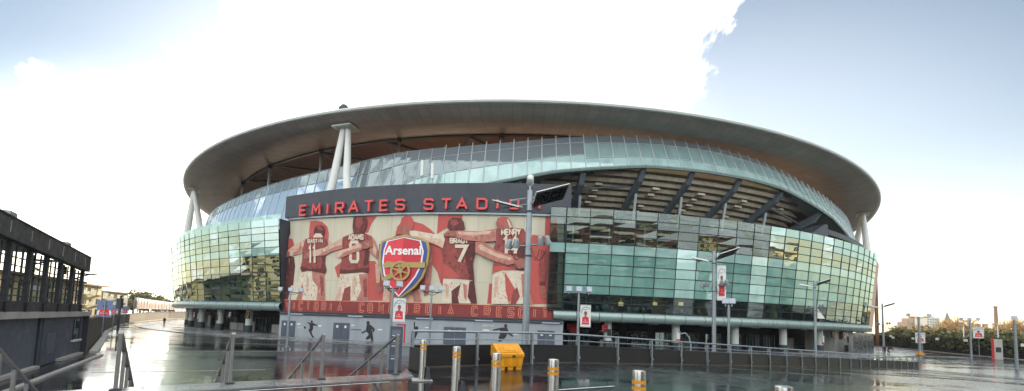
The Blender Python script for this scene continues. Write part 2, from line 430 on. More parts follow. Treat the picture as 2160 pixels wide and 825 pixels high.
# ------------------------------------------------------------------ camera, sky, sun
cam_d = bpy.data.cameras.new('camera'); cam = bpy.data.objects.new('camera', cam_d); COL.objects.link(cam)
cam.location = (0, 0, HC)
cam.rotation_euler = (Matrix.Rotation(R_(90) + PITCH, 4, 'X') @ Matrix.Rotation(ROLL, 4, 'Z')).to_euler()
cam_d.sensor_width = 36; cam_d.lens = 36 * FPX / 2160
cam_d.shift_y = (CY0 - 412.5) / 2160
cam_d.clip_start = .1; cam_d.clip_end = 9000
scene.camera = cam

SUN_AZ, SUN_EL = -12.0, 11.5        # azimuth east of +Y (towards +X), degrees
w = bpy.data.worlds.new('World'); scene.world = w; w.use_nodes = True
nt = w.node_tree; nn = nt.nodes; ll = nt.links
bg = nn['Background']
sky = nn.new('ShaderNodeTexSky'); sky.sky_type = 'NISHITA'; sky.sun_disc = False
sky.sun_elevation = R_(SUN_EL); sky.sun_rotation = R_(SUN_AZ)
sky.altitude = 30; sky.air_density = 1.0; sky.dust_density = 1.0; sky.ozone_density = 1.0
tc = nn.new('ShaderNodeTexCoord')
def wmath(op, a, b=0.0, c=None, clamp=False):
    m = nn.new('ShaderNodeMath'); m.operation = op; m.use_clamp = clamp
    for i, v in enumerate((a, b) if c is None else (a, b, c)):
        if hasattr(v, 'links'): ll.new(v, m.inputs[i])
        else: m.inputs[i].default_value = v
    return m.outputs[0]
def blob(px, py, rad_deg, amp):
    d = ray(px, py).normalized()
    dt = nn.new('ShaderNodeVectorMath'); dt.operation = 'DOT_PRODUCT'; dt.inputs[1].default_value = d
    ll.new(tc.outputs['Generated'], dt.inputs[0])
    mr = nn.new('ShaderNodeMapRange'); mr.interpolation_type = 'SMOOTHERSTEP'
    mr.inputs['From Min'].default_value = math.cos(R_(rad_deg)); mr.inputs['From Max'].default_value = 1
    mr.inputs['To Min'].default_value = 0; mr.inputs['To Max'].default_value = amp
    ll.new(dt.outputs['Value'], mr.inputs['Value'])
    return mr.outputs['Result']
mp = nn.new('ShaderNodeMapping'); mp.inputs['Scale'].default_value = (1, 1, 1.5); mp.inputs['Location'].default_value = (.35, .1, .2)
ll.new(tc.outputs['Generated'], mp.inputs['Vector'])
def wnoise(scale, detail, rough, dist):
    n = nn.new('ShaderNodeTexNoise'); n.inputs['Scale'].default_value = scale; n.inputs['Detail'].default_value = detail
    n.inputs['Roughness'].default_value = rough; n.inputs['Distortion'].default_value = dist
    ll.new(mp.outputs['Vector'], n.inputs['Vector']); return n.outputs['Fac']
dens = wmath('MULTIPLY_ADD', wnoise(4.2, 10, .66, .6), 2.6, -1.5)
dens = wmath('ADD', dens, wmath('MULTIPLY_ADD', wnoise(12.0, 9, .62, .2), 1.6, -.8))
for b in ((950, 120, 34, .85), (1440, 10, 12, .5), (560, 180, 18, .7), (300, 190, 11, 1.15), (150, 210, 7, 1.0), (900, 330, 40, .4),
          (1760, 60, 16, -.65), (1800, 260, 20, -.3), (0, 0, 22, -1.5), (240, 0, 11, -.8), (2100, 60, 26, -.5)):
    dens = wmath('ADD', dens, blob(*b))
sepg = nn.new('ShaderNodeSeparateXYZ'); ll.new(tc.outputs['Generated'], sepg.inputs[0])
back = nn.new('ShaderNodeMapRange'); back.inputs['From Min'].default_value = .1; back.inputs['From Max'].default_value = -.4
back.inputs['To Min'].default_value = 0; back.inputs['To Max'].default_value = .5
ll.new(sepg.outputs[1], back.inputs['Value']); dens = wmath('ADD', dens, back.outputs['Result'])
cm = nn.new('ShaderNodeMapRange'); cm.interpolation_type = 'SMOOTHSTEP'
cm.inputs['From Min'].default_value = -.16; cm.inputs['From Max'].default_value = .24
ll.new(dens, cm.inputs['Value'])
# thin bright veil: sunlit haze round the sun and along the horizon
gl = wmath('ADD', wmath('POWER', blob(900, 520, 46, 1.0), 1.0), wmath('ADD', blob(1500, 640, 44, .5), blob(330, 590, 24, 1.3)))
hz_ = nn.new('ShaderNodeMapRange'); hz_.interpolation_type = 'SMOOTHSTEP'; hz_.inputs['From Min'].default_value = .36; hz_.inputs['From Max'].default_value = -.02
ll.new(sepg.outputs[2], hz_.inputs['Value'])
def vec(c, f=None):
    v = nn.new('ShaderNodeVectorMath'); v.operation = 'SCALE'; v.inputs[0].default_value = c
    if f is None: v.inputs['Scale'].default_value = 1
    else: ll.new(f, v.inputs['Scale'])
    return v.outputs[0]
def vadd(a, b):
    v = nn.new('ShaderNodeVectorMath'); v.operation = 'ADD'; ll.new(a, v.inputs[0]); ll.new(b, v.inputs[1]); return v.outputs[0]
base = vadd(vadd(sky.outputs['Color'], vec((.35, .36, .38))), vadd(vec((4.6, 4.5, 4.2), gl), vec((2.9, 2.5, 1.5), hz_.outputs['Result'])))
ccol = nn.new('ShaderNodeValToRGB'); ce = ccol.color_ramp.elements
ce[0].position = .3; ce[0].color = (8.0, 8.6, 9.2, 1); ce[1].position = .7; ce[1].color = (15, 14.8, 14.2, 1)
ll.new(wnoise(5.0, 5, .55, 0), ccol.inputs['Fac'])
mixc = nn.new('ShaderNodeMix'); mixc.data_type = 'RGBA'
ll.new(cm.outputs['Result'], mixc.inputs[0]); ll.new(base, mixc.inputs[6]); ll.new(ccol.outputs['Color'], mixc.inputs[7])
ll.new(mixc.outputs[2], bg.inputs['Color']); bg.inputs['Strength'].default_value = .10

sd = bpy.data.lights.new('sun', 'SUN'); sd.energy = 4.0; sd.angle = R_(.53); sd.color = (1.0, .82, .58)
so = bpy.data.objects.new('sun', sd); COL.objects.link(so)
sdir = Vector((math.sin(R_(SUN_AZ)) * math.cos(R_(SUN_EL)), math.cos(R_(SUN_AZ)) * math.cos(R_(SUN_EL)), math.sin(R_(SUN_EL))))
so.rotation_euler = (-sdir).to_track_quat('-Z', 'Y').to_euler(); so.location = (0, 0, 200)
vs = scene.view_settings; vs.view_transform = 'Standard'; vs.look = 'None'; vs.exposure = .97; vs.gamma = 1; vs.use_curve_mapping = False
cy = scene.cycles
cy.use_denoising = True; cy.max_bounces = 8; cy.transparent_max_bounces = 12; cy.glossy_bounces = 5; cy.diffuse_bounces = 4
cy.sample_clamp_indirect = 6; cy.caustics_reflective = False; cy.caustics_refractive = False
# ------------------------------------------------------------------ ground, ramp, steps
LZ = 2.15
P0 = Vector((-3.2, 12.2)); P1 = Vector((46.4, 43.9)); U = (P1 - P0).normalized(); SL = (P1 - P0).length; W = Vector((U.y, -U.x))
def ramp_z(s): return LZ * max(0.0, min(1.0, 1 - (s - 6) / (SL - 6))) + .006
def ramp_pt(s, q, dz=0.0):
    p = P0 + U * s + W * q; return Vector((p.x, p.y, ramp_z(s) + dz))
mb = MB()
rings = [0, 60, 140, 260, 600, 1500, 4000]
mb.grid(lambda r, a: Vector((r * math.cos(a), r * math.sin(a), 0)), rings, [2 * math.pi * i / 40 for i in range(41)])
tag(mb.build('plaza', M['plaza']), kind='structure')
ED = Vector((.8155, .5788)); SD = Vector((-.5788, .8155))     # along the top step / down the steps
E1 = Vector((-3.0, 10.96)); E0 = E1 - ED * 34
mb = MB()
mb.grid(lambda s, q: ramp_pt(s, q), [0, 3, 6] + frange(6, SL, 24)[1:], [-.12] + frange(0, 90, 12)[1:])
o = mb.build('ramp_road', M['ramp'], smooth=True); tag(o, kind='structure')
mb = MB()
a = P0 - W * .12; b = P0 + W * 90; c = Vector((-60, -110)); 
Kd = .9                                                        # granite band along the top step
k1 = E1 - SD * Kd; k0 = E0 - SD * Kd
mb.prism([(a.x, a.y, -.4), (b.x, b.y, -.4), (c.x, c.y, -.4), (k0.x, k0.y, -.4), (k1.x, k1.y, -.4)], (0, 0, LZ + .4))
tag(mb.build('upper_landing', M['ramp']), kind='structure')
mb = MB()
nose = .02
q = [E0 + SD * nose, E1 + SD * nose, P0 - W * .1, k1, k0]
mb.prism([(p.x, p.y, -.38) for p in q], (0, 0, LZ + .38 + .03))
NST = 13
for i in range(1, NST):
    z = LZ + .03 - i * (LZ + .03) / NST
    a0 = E0 + SD * ((i - 1) * .36 + nose); a1 = E1 + SD * ((i - 1) * .36 + nose)
    mb.prism([(a0.x, a0.y, -.36), (a1.x, a1.y, -.36), ((a1 + SD * .36).x, (a1 + SD * .36).y, -.36), ((a0 + SD * .36).x, (a0 + SD * .36).y, -.36)], (0, 0, z + .36))
tag(mb.build('plaza_steps', M['kerb']), kind='structure')
# painted lines on the tarmac
def line_mesh(name, pts, wdt, zf):
    mb = MB(); 
    for qd in strip(pts, wdt): mb.poly([(x, y, zf(x, y)) for x, y in qd])
    tag(mb.build(name, M['line']), kind='structure')
def z_near(x, y):
    s = (Vector((x, y)) - P0).dot(U); return ramp_z(max(s, 0)) + .004
la = ground(505, 826, LZ); lb = ground(823, 806, LZ)
line_mesh('painted_line', [(la.x, la.y), (lb.x, lb.y)], .07, lambda x, y: LZ + .008)
la = ground(1178, 824, LZ); lb = ground(1296, 816, LZ)
line_mesh('painted_line', [(la.x, la.y), (lb.x, lb.y)], .09, lambda x, y: z_near(x, y) + .01)
la = ground(2085, 825, 1.2); lb = ground(2160, 806, 1.2)
# drain slots across the plaza, slightly proud steel strips
mb = MB()
for (p, q) in (((215, 741), (600, 741)), ((300, 719), (600, 727)), ((380, 706), (590, 716)), ((190, 786), (560, 780))):
    a = ground(*p); b = ground(*q)
    for qd in strip([(a.x, a.y), (b.x, b.y)], .16): mb.poly([(x, y, .005) for x, y in qd])
tag(mb.build('drain_channel', M['concrete']), kind='structure')
# pavement apron round the foot of the stadium
mb = MB(); mb.arcbox(-75, 75, 100, 121.5, -.2, .09, 90)
tag(mb.build('stadium_pavement', M['kerb']), kind='structure')
# ------------------------------------------------------------------ the stadium bowl
ST = thing('stadium', 'huge oval football stadium with teal glass front and sweeping pale disc roof', 'stadium', CEN)
def Rf(phi, z): return 114.4 + .11 * (z - 4) - .012 * phi        # leaning glass front
# --- roof
mb = MB()
full = frange(0, 360, 220)
prof = [(104.0, 36.85), (106, 36.3), (109, 35.6), (112, 35.25), (114, 35.5), (115.1, 36.05)]
mb.grid(lambda a, i: P(a, *prof[i]), full, range(len(prof)))
mb.build('roof_soffit', M['soffit'], ST, smooth=True)
mb = MB(); pr = [(115.1, 36.02), (115.5, 36.05), (115.62, 36.28), (115.5, 36.5), (115.0, 36.62)]
mb.grid(lambda a, i: P(a, *pr[i]), full, range(len(pr)))
mb.build('roof_fascia', M['fascia'], ST, smooth=True)
mb = MB(); pr2 = [(115.1, 36.6), (112, 37.1), (104, 38.6), (85, 40.4), (62, 40.0), (60, 39.5)]
mb.grid(lambda a, i: P(a, *pr2[i]), full, range(len(pr2)))
mb.build('roof_top', M['roof_top'], ST, smooth=True)
mb = MB(); pr3 = [(103.7, 37.15), (95, 38.0), (80, 38.8), (62, 38.9), (60, 39.4)]
mb.grid(lambda a, i: P(a, *pr3[i]), full, range(len(pr3)))
mb.build('roof_ceiling', M['ceiling'], ST, smooth=True)
mb = MB()
mb.grid(lambda a, i: P(a, *[(104.05, 36.8), (104.1, 36.6), (103.6, 36.6), (103.6, 37.2)][i]), full, range(4))
mb.build('soffit_edge_beam', M['steel_dark'], ST)
# slanted ceiling trusses seen between soffit and glass
mb = MB()
for a in range(-52, 60, 9):
    mb.tube(P(a, 103.5, 36.7), P(a + 5, 90, 38.0), .22, n=6); mb.tube(P(a + 9, 103.5, 36.7), P(a + 5, 90, 38.0), .16, n=6)
mb.build('roof_truss', M['steel_dark'], ST)
# --- ribbon of upper glass: top and bottom lines rise and fall round the bowl
RT = [(-60, 27.4), (-42, 27.6), (-34, 27.7), (-27.5, 28.4), (-22, 29.1), (-17.5, 29.8), (-12.3, 31.2), (-8.6, 31.6), (-3.3, 32.4), (1, 33.4), (4, 34.05), (6.3, 34.35), (10.6, 34.8), (15.4, 34.9), (21, 34.2), (28.6, 32.4), (36, 31.0), (48, 29.6), (60, 28.8)]
RB = [(-60, 17.6), (-14, 17.6), (-10, 22.6), (-5, 24.6), (-2.3, 25.7), (1, 27.1), (4.3, 27.95), (8.5, 28.95), (13.3, 29.25), (18, 29.25), (22.4, 28.9), (26.3, 27.7), (31, 26.2), (36, 23.6), (42, 20.5), (60, 18)]
def rib(phi, t):
    zt, zb = lerp_tab(RT, phi), lerp_tab(RB, phi)
    z = zb + (zt - zb) * t
    return P(phi, 112.3 - 2.3 * (z - zb) / max(zt - zb, 4.0), z)
RSTEP = 1.16
phi = -47.6; k = 0
while phi < 47:
    a, b = phi, phi + RSTEP; mid = (a + b) / 2
    zt, zb = lerp_tab(RT, mid), lerp_tab(RB, mid); hgt = zt - zb
    left = mid < -8
    cuts = [0, .80, 1.0] if left else [0, .30, .76, 1.0]
    mats = [M['g_blue'], M['g_top']] if left else [M['g_ribbon'], M['g_semi'], M['g_top']]
    if -16 <= mid < 3: cuts = [0, .42, .8, 1.0]; mats = [M['g_ribbon'], M['g_top'], M['g_top']]
    mb = MB(); jit = [rnd.uniform(-.012, .012) for _ in range(6)]
    for i in range(len(cuts) - 1):
        g = .04 / hgt
        q = [rib(a + .025, cuts[i] + g), rib(b - .025, cuts[i] + g), rib(b - .025, cuts[i + 1] - g), rib(a + .025, cuts[i + 1] - g)]
        q[1] = q[1] + Vector((0, jit[i], 0)); q[2] = q[2] + Vector((0, -jit[i + 1], 0))
        mb.quad(*q, m=i)
    pan = mb.build('ribbon_window', mats, ST, fix=False)
    mf = MB()
    n0 = rib(a, 0); n1 = rib(a, 1.06 if not left else 1.0)
    out = Vector((math.sin(R_(a)), -math.cos(R_(a)), 0)) * .07
    mf.tube(n0 + out, n1 + out, .085 if not left else .06, n=4)
    for c in cuts[1:-1] if not left else cuts[1:]:
        mf.tube(rib(a, c) + out, rib(b, c) + out, .06 if not left else .045, n=4)
    mf.build('window_frame', M['mullion_white'], pan)
    phi += RSTEP; k += 1
mb = MB(); mb.path([rib(a, -.005) + Vector((0, 0, -.15)) for a in frange(-13, 44, 70)], .3, 6)
mb.build('ribbon_lip', M['roll'], ST, smooth=True)
# ground floor slab of the ribbon gallery
mb = MB()
for a, b in zip(frange(-48, 47, 95), frange(-48, 47, 95)[1:]):
    mb.quad(rib(a, 0) + Vector((0, .1, .02)), rib(b, 0) + Vector((0, .1, .02)), P(b, 107, lerp_tab(RB, b) + .1), P(a, 107, lerp_tab(RB, a) + .1))
mb.build('gallery_floor', M['offwhite'], ST)
# --- slim props between gallery and soffit
for a in (-54.5, -44.6, -34.5, -24.4, -14.3, -3.75, 5.6, 15.6, 25.6, 35.6, 45.6):
    mb = MB(); mb.tube(P(a, 104.6, lerp_tab(RB, a)), P(a, 104.3, 36.75), .30, n=10)
    pr_ = mb.build('roof_prop', M['steel'], ST, smooth=True)
    mb = MB(); mb.tube(P(a, 104.3, 35.9), P(a, 104.3, 36.7), .48, .48, n=10)
    mb.build('prop_collar', M['steel_dark'], pr_, smooth=True)
# --- great white V supports
def vsupport(pt, f0, f1, ztop=35.2, zb=20.0, R=113.2, rr=.64, R2=None):
    top = P(pt, R - .9, ztop)
    for i, (f, r) in enumerate(((f0, rr), (f1, rr * .95))):
        mb = MB(); s = -.25 if i == 0 else .25
        Rq = R if (i == 0 or R2 is None) else R2
        mb.path([P(f, Rq, zb), P(f * .55 + pt * .45, Rq * .55 + (R - .9) * .45, zb + (ztop - zb) * .45), P(pt + s, R - .9, ztop - .1)], [r, r, r * .72], 14)
        mb.build('roof_support_leg', M['white'], ST, smooth=True)
    mb = MB()
    rad = Vector((math.sin(R_(pt)), -math.cos(R_(pt)), 0)); tn = Vector((math.cos(R_(pt)), math.sin(R_(pt)), 0))
    A = Matrix((tn, rad, Vector((0, 0, 1)))).transposed()
    mb.box(top + Vector((0, 0, -.12)), (3.6, 2.6, .28), M=A)
    pl = mb.build('support_head_plate', M['offwhite'], ST)
    mb = MB()
    for sx in (-1, 1): mb.box(top + A @ Vector((sx * 1.5, .9, -.33)), (.5, .35, .1), M=A)
    mb.build('head_plate_floodlight', M['lens'], pl)
vsupport(-17.0, -18.2, -15.9)
vsupport(-51.3, -52.6, -49.6, 35.3, 20.5, 114.2, .72, 110.6)
vsupport(51.3, 50.2, 53.0, 35.2, 20.0, 113.4, .72, 109.8)
mb = MB(); mb.lathe([(.95, 0), (1.0, .6), (.85, 1.3), (.45, 1.85), (.05, 2.05)], P(-16.9, 113.2, 36.7), 16)
mb.build('roof_cap', M['steel_dark'], ST, smooth=True)
# --- terraces: stepped underside, seats above, pitch
mb = MB(); NS = 15
r0, z0, r1, z1 = 94.0, 18.6, 111.6, 28.4
for i in range(NS):
    ra, rb = r0 + (r1 - r0) * i / NS, r0 + (r1 - r0) * (i + 1) / NS
    za = z0 + (z1 - z0) * i / NS; zb = z0 + (z1 - z0) * (i + 1) / NS
    ok = [a for a in frange(-16, 60, 90) if lerp_tab(RB, a) >= zb - .6 or rb < 106.5]
    aa = frange(min(ok), max(ok), 80)
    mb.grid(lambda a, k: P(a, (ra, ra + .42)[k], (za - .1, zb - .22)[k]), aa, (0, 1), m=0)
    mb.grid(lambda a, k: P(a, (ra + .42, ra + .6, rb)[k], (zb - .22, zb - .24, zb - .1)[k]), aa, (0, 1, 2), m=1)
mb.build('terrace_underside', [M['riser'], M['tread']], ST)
mb = MB()
for i in range(7):
    for a in (3.9, 9.1, 13.6, 18.6, 24.0, 30.5):
        kk = 6 + i; ra = r0 + (r1 - r0) * (kk + .35) / NS; zz = z0 + (z1 - z0) * (kk + .3) / NS
        if rnd.random() < .25: continue
        mb = MB(); w_ = rnd.uniform(.5, .9); mb.arcbox(a + i * .13, a + i * .13 + w_, ra, ra + .75, zz - .25, zz + .1, 1); mb.build('terrace_block', M['riser'], ST)
mb = MB(); rows = [(109.2, 0), (94, 19.6), (93.9, 15.5), (80, 9.5), (60, 1.3)]
mb.grid(lambda a, i: P(a, *((109.2, min(28.2, lerp_tab(RT, a if a < 180 else a - 360) - 5.5)) if i == 0 else rows[i])), frange(0, 360, 120), range(len(rows)))
mb.build('seating_bowl', M['seat'], ST)
mb = MB(); mb.grid(lambda a, r: P(a, r, .3), frange(0, 360, 72), (.01, 60))
mb.build('pitch', M['pitch'], ST)
# --- raking beams with props and tie rail
for a in (-1.8, 3.3, 8.3, 12.75, 17.6, 22.9, 29.2, 36):
    zt = lerp_tab(RB, a)
    q0 = (97.5, 20.6); q1 = (111.9, zt - .3)
    mb = MB()
    rad = lambda r, z, s: P(a, r, z) + Vector((math.cos(R_(a)), math.sin(R_(a)), 0)) * s
    for s in (0,):
        e = [(q0[0], q0[1] - 1.5), (q1[0] - 1.2, q1[1] - 1.7), (q1[0], q1[1] - .2), (q1[0] - .2, q1[1] + .2), (q0[0], q0[1] + .25)]
        pts = [rad(r, z, -.42) for r, z in e]
        v = rad(0, 0, .42) - rad(0, 0, -.42)
        mb.prism(pts, v)
    bmo = mb.build('raking_beam', M['raker'], ST)
    mb = MB(); zz = q0[1] + (q1[1] - q0[1]) * (108.6 - q0[0]) / (q1[0] - q0[0]) - 1.5
    mb.tube(P(a + .15, 107.2, 19.0), P(a + .15, 108.6, zz + .3), .26, n=8)
    mb.build('beam_prop', M['steel'], bmo, smooth=True)
mb = MB(); mb.path([P(a, 108.4, lerp_tab(RB, a) - 1.9) for a in frange(-6, 35, 60)], .17, 6)
mb.build('tie_rail', M['steel'], ST, smooth=True)
# --- lower glass front, bay by bay
ZR = [4.15, 5.6, 6.8, 8.05, 9.3, 10.85, 12.3, 13.85, 15.3, 16.5, 17.8, 18.95, 20.25]
def zl(z): return z if z < 5.7 else 5.6 + (z - 5.6) * .925
def facade_bay(a, b, left):
    mid = (a + b) / 2
    zs = [zl(z) for z in ZR] if left else ZR
    rt = lambda p, z: P(p, Rf(p, z), z)
    if left:
        mats = [M['g_mirror'], M['g_pale'], M['g_clear'], M['g_sky']]
        mi = [0, 0, 0, 0, 0, 0, 1, 3, 3, 3, 1]
    else:
        mats = [M['g_mirror'], M['g_pale'], M['g_clear'], M['g_mint'], M['g_mint2'], M['g_mint3']]
        mi = [2, 2, 3, 3, 3, 3, 1, 2, 2, 2, 2]
        if mid > 19: mi = [2, 2, 3, 3, 3, 3, 1, 0, 0, 0, 1]
        if mid > 27: mi = [0, 0, 0, 3, 3, 3, 1, 0, 0, 1, 1]
    mb = MB()
    for i in range(1, len(zs) - 1):
        za, zb = zs[i] + .035, zs[i + 1] - .035
        j = [rnd.uniform(-.018, .018) for _ in range(4)]
        q = [rt(a + .025, za), rt(b - .025, za), rt(b - .025, zb), rt(a + .025, zb)]
        q = [p + Vector((math.sin(R_(mid)), -math.cos(R_(mid)), 0)) * jj for p, jj in zip(q, j)]
        k = mi[i - 1]
        if k == 3 and not left: k = rnd.choice((3, 3, 4, 5))
        mb.quad(*q, m=k)
    bay = mb.build('facade_window', mats, ST, fix=False)
    mf = MB(); o_ = Vector((math.sin(R_(a)), -math.cos(R_(a)), 0)) * .03
    mf.tube(rt(a, zs[1]) + o_, rt(a, zs[-1]) + o_, .03 if left else .06, n=4)
    for z in zs[1:-1]:
        mf.tube(rt(a, z) + o_, rt(b, z) + o_, .045 if left else .055, n=4)
    if not left and mid < 27:                      # darker backing posts behind the mint panes
        mf.tube(rt(a, zs[3]) - o_ * 1.5, rt(a, zs[7]) - o_ * 1.5, .11, n=4)
    mf.build('window_frame', M['mullion_dark'], bay)
for i in range(22): facade_bay(1.7 + i * 1.675, 1.7 + (i + 1) * 1.675, False)
for i in range(24): facade_bay(-21.4 - (i + 1) * 1.675, -21.4 - i * 1.675, True)
RE = 1.7 + 22 * 1.675; LE = -21.4 - 24 * 1.675
# clear glass fin that overlaps the mural edge
mb = MB()
for i in range(1, len(ZR) - 1):
    a, b = .55, 1.66
    mb.quad(*[P(p, Rf(p, z) + .02, z) for p, z in ((a, ZR[i] + .04), (b, ZR[i] + .04), (b, ZR[i + 1] - .04), (a, ZR[i + 1] - .04))], m=1 if i == 7 else 0)
fin = mb.build('facade_fin_window', [M['g_clear'], M['g_pale']], ST, fix=False)
mb = MB()
for p in (.55, 1.66): mb.tube(P(p, Rf(p, ZR[1]) + .04, ZR[1]), P(p, Rf(p, ZR[-1]) + .04, ZR[-1]), .045, n=4)
for z in ZR[1:]: mb.tube(P(.55, Rf(.55, z) + .04, z), P(1.66, Rf(1.66, z) + .04, z), .05, n=4)
mb.build('window_frame', M['mullion_dark'], fin)
# dark returns at the cut ends of the glass, parapet cap
for p, zs in ((-21.36, [zl(z) for z in ZR]), (1.72, ZR), (RE + .03, ZR)):
    mb = MB(); mb.poly([P(p, Rf(p, zs[0]) - .1, zs[0]), P(p, Rf(p, zs[-1]) - .1, zs[-1]), P(p, 110, zs[-1]), P(p, 110, zs[0])])
    mb.build('glass_return', M['charcoal'], ST, fix=False)
# balustrade of pale glass above the left front
mb = MB()
for i in range(24):
    a = -21.4 - (i + 1) * 1.675; b = a + 1.675
    mb.quad(*[P(p, Rf(p, 19) - .4, z) for p, z in ((a + .03, 19.2), (b - .03, 19.2), (b - .03, 20.0), (a + .03, 20.0))])
mb.build('terrace_balustrade', M['g_pale'], ST, fix=False)
# bullnose roll under the glass
for (a, b) in ((-62, -21.3), (1.0, RE + .2)):
    def rollp(p, i):
        th = R_(-100 + 200 * i / 10); r = Rf(p, 4.8) - .45
        return P(p, r + .95 * math.cos(th), 4.87 + .76 * math.sin(th))
    mb = MB(); mb.arcbox(a, b, Rf((a + b) / 2, 4.8) - 1.2, Rf((a + b) / 2, 4.8) - .6, 4.3, 5.45, 40); mb.build('roll_core', M['mullion_dark'], ST)
    p = a
    while p < b - .1:
        q = min(p + 1.675, b); mb = MB(); mb.grid(rollp, frange(p + .02, q - .02, 3), range(11)); mb.build('bullnose_panel', M['roll'], ST, smooth=True, fix=False); p = q
# floors, back walls and soffits seen through the clear panes
for (a, b, sc) in ((1.8, RE, 0), (-61, -21.5, 1)):
    f = zl if sc else (lambda z: z)
    for R1, z0_, z1_ in ((113.9, 5.5, 5.58), (113.7, 8.1, 8.4), (113.9, f(15.0), f(15.3)), (114.3, f(19.0) - .25, f(19.0))):
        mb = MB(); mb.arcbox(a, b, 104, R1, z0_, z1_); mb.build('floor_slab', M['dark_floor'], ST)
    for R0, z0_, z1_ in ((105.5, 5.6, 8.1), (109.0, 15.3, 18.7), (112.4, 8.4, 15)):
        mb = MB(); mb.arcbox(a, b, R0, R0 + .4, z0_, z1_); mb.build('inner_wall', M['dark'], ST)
for a, w_, za, zb in ((3.2, .9, 17.2, 18.6), (5.6, .5, 16.4, 18.4), (7.6, 1.1, 17.3, 18.6), (10.4, .9, 17.1, 18.6), (12.5, .5, 15.4, 16.3), (14.0, 1.1, 17.2, 18.6), (11.9, .8, 15.4, 16.4), (22.5, .8, 15.4, 16.4)):
    mb = MB(); mb.arcbox(a, a + w_, 111.4, 111.8, za, zb, 2)
    mb.build('red_wall_panel', M['redpanel'], ST)
for a in frange(2.4, 36, 12):
    mb = MB(); mb.tube(P(a, 113.4, 15.3), P(a, 113.6, 18.7), .12, n=6); mb.build('inner_post', M['offwhite'], ST)
def lamp_glow():
    t = NT('warm_lamp_glow'); t.b.inputs['Emission Color'].default_value = (1, .72, .34, 1); t.b.inputs['Emission Strength'].default_value = .5; t.b.inputs['Base Color'].default_value = (.8, .6, .3, 1); return t.mat
M['glow'] = lamp_glow()
for px, lb in ((1312, 'warm lit lamp behind the dark gallery glass, left one'), (1384, 'warm lit lamp behind the dark gallery glass, middle one'), (1440, 'warm lit lamp behind the dark gallery glass, right one')):
    a, z = hit(px, 641, 107.2); mb = MB(); mb.arcbox(a - .2, a + .2, 106.6, 106.9, z - .28, z + .28, 1); mb.tube(P(a, 106.75, z + .28), P(a, 106.75, 8.1), .04, n=4)
    tag(mb.build('hanging_lamp', M['glow']), lb, 'lamp', 'lit lamps in the gallery')
for px in (1262, 1278, 1294, 1330, 1346, 1362, 1412, 1428, 1444, 1462, 1480, 1498):
    a, z = hit(px, 655, 112.2); R = 111.8
    CHR = thing('cafe_chair', 'pale chair standing behind the dark gallery glass above the rounded metal band', 'chair', P(a, R, 5.58), R_(a) + rnd.uniform(-.5, .5), 'chairs in the gallery')
    mb = MB(); mb.box((0, 0, .46), (.46, .46, .05)); o = mb.build('seat', M['offwhite'], None); o.parent = CHR
    mb = MB(); mb.box((0, .22, .78), (.46, .04, .42)); o = mb.build('backrest', M['offwhite'], None); o.parent = CHR
    for sx in (-.2, .2):
        for sy in (-.2, .2):
            mb = MB(); mb.tube((sx, sy, 0), (sx, sy, .44 if sy < 0 else .9), .022, n=5); o = mb.build('leg', M['steel'], None); o.parent = CHR
a, z = hit(1440, 730, 119); c = P(a, 119, .09)
mb = MB(); mb.path([c + Vector((x * 1.1, 0, zz)) for x, zz in ((1.0, 0), (1.0, 1.4), (.8, 2.3), (.3, 2.9), (-.2, 2.75), (-.5, 3.1), (-1.0, 3.3))], .09, 6)
tag(mb.build('steel_hoop', M['steel']), 'curved pale steel hoop standing before the dark concourse', 'sculpture')
# --- concourse: columns, gates, back wall
COLS = [5.45, 11.1, 16.75, 22.4, 28.05, 33.7] + [-27.5 - 5.55 * i for i in range(6)]
for a in COLS:
    mb = MB(); mb.tube(P(a, 112.2, .05), P(a, 112.2, 4.2), .58, n=16)
    cl = mb.build('column', M['offwhite'], ST, smooth=True)
    mb = MB(); mb.tube(P(a, 112.2, .04), P(a, 112.2, 1.35), .62, n=16)
    mb.build('column_base', M['charcoal'], cl, smooth=True)
    mb = MB(); mb.tube(P(a, 110.6, 5.6), P(a, 110.6, 8.1), .5, n=12)
    mb.build('gallery_column', M['offwhite'], cl, smooth=True)
mb = MB()
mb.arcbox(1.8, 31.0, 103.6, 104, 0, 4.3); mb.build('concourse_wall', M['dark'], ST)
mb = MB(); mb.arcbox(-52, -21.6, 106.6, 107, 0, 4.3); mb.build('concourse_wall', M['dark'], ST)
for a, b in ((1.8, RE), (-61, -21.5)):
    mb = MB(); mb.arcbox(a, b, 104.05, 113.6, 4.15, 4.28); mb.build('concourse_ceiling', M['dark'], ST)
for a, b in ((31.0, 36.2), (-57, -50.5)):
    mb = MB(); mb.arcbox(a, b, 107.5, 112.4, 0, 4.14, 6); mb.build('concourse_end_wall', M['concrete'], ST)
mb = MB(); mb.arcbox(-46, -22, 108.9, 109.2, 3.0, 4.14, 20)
mb.build('gate_header', M['dark'], ST)
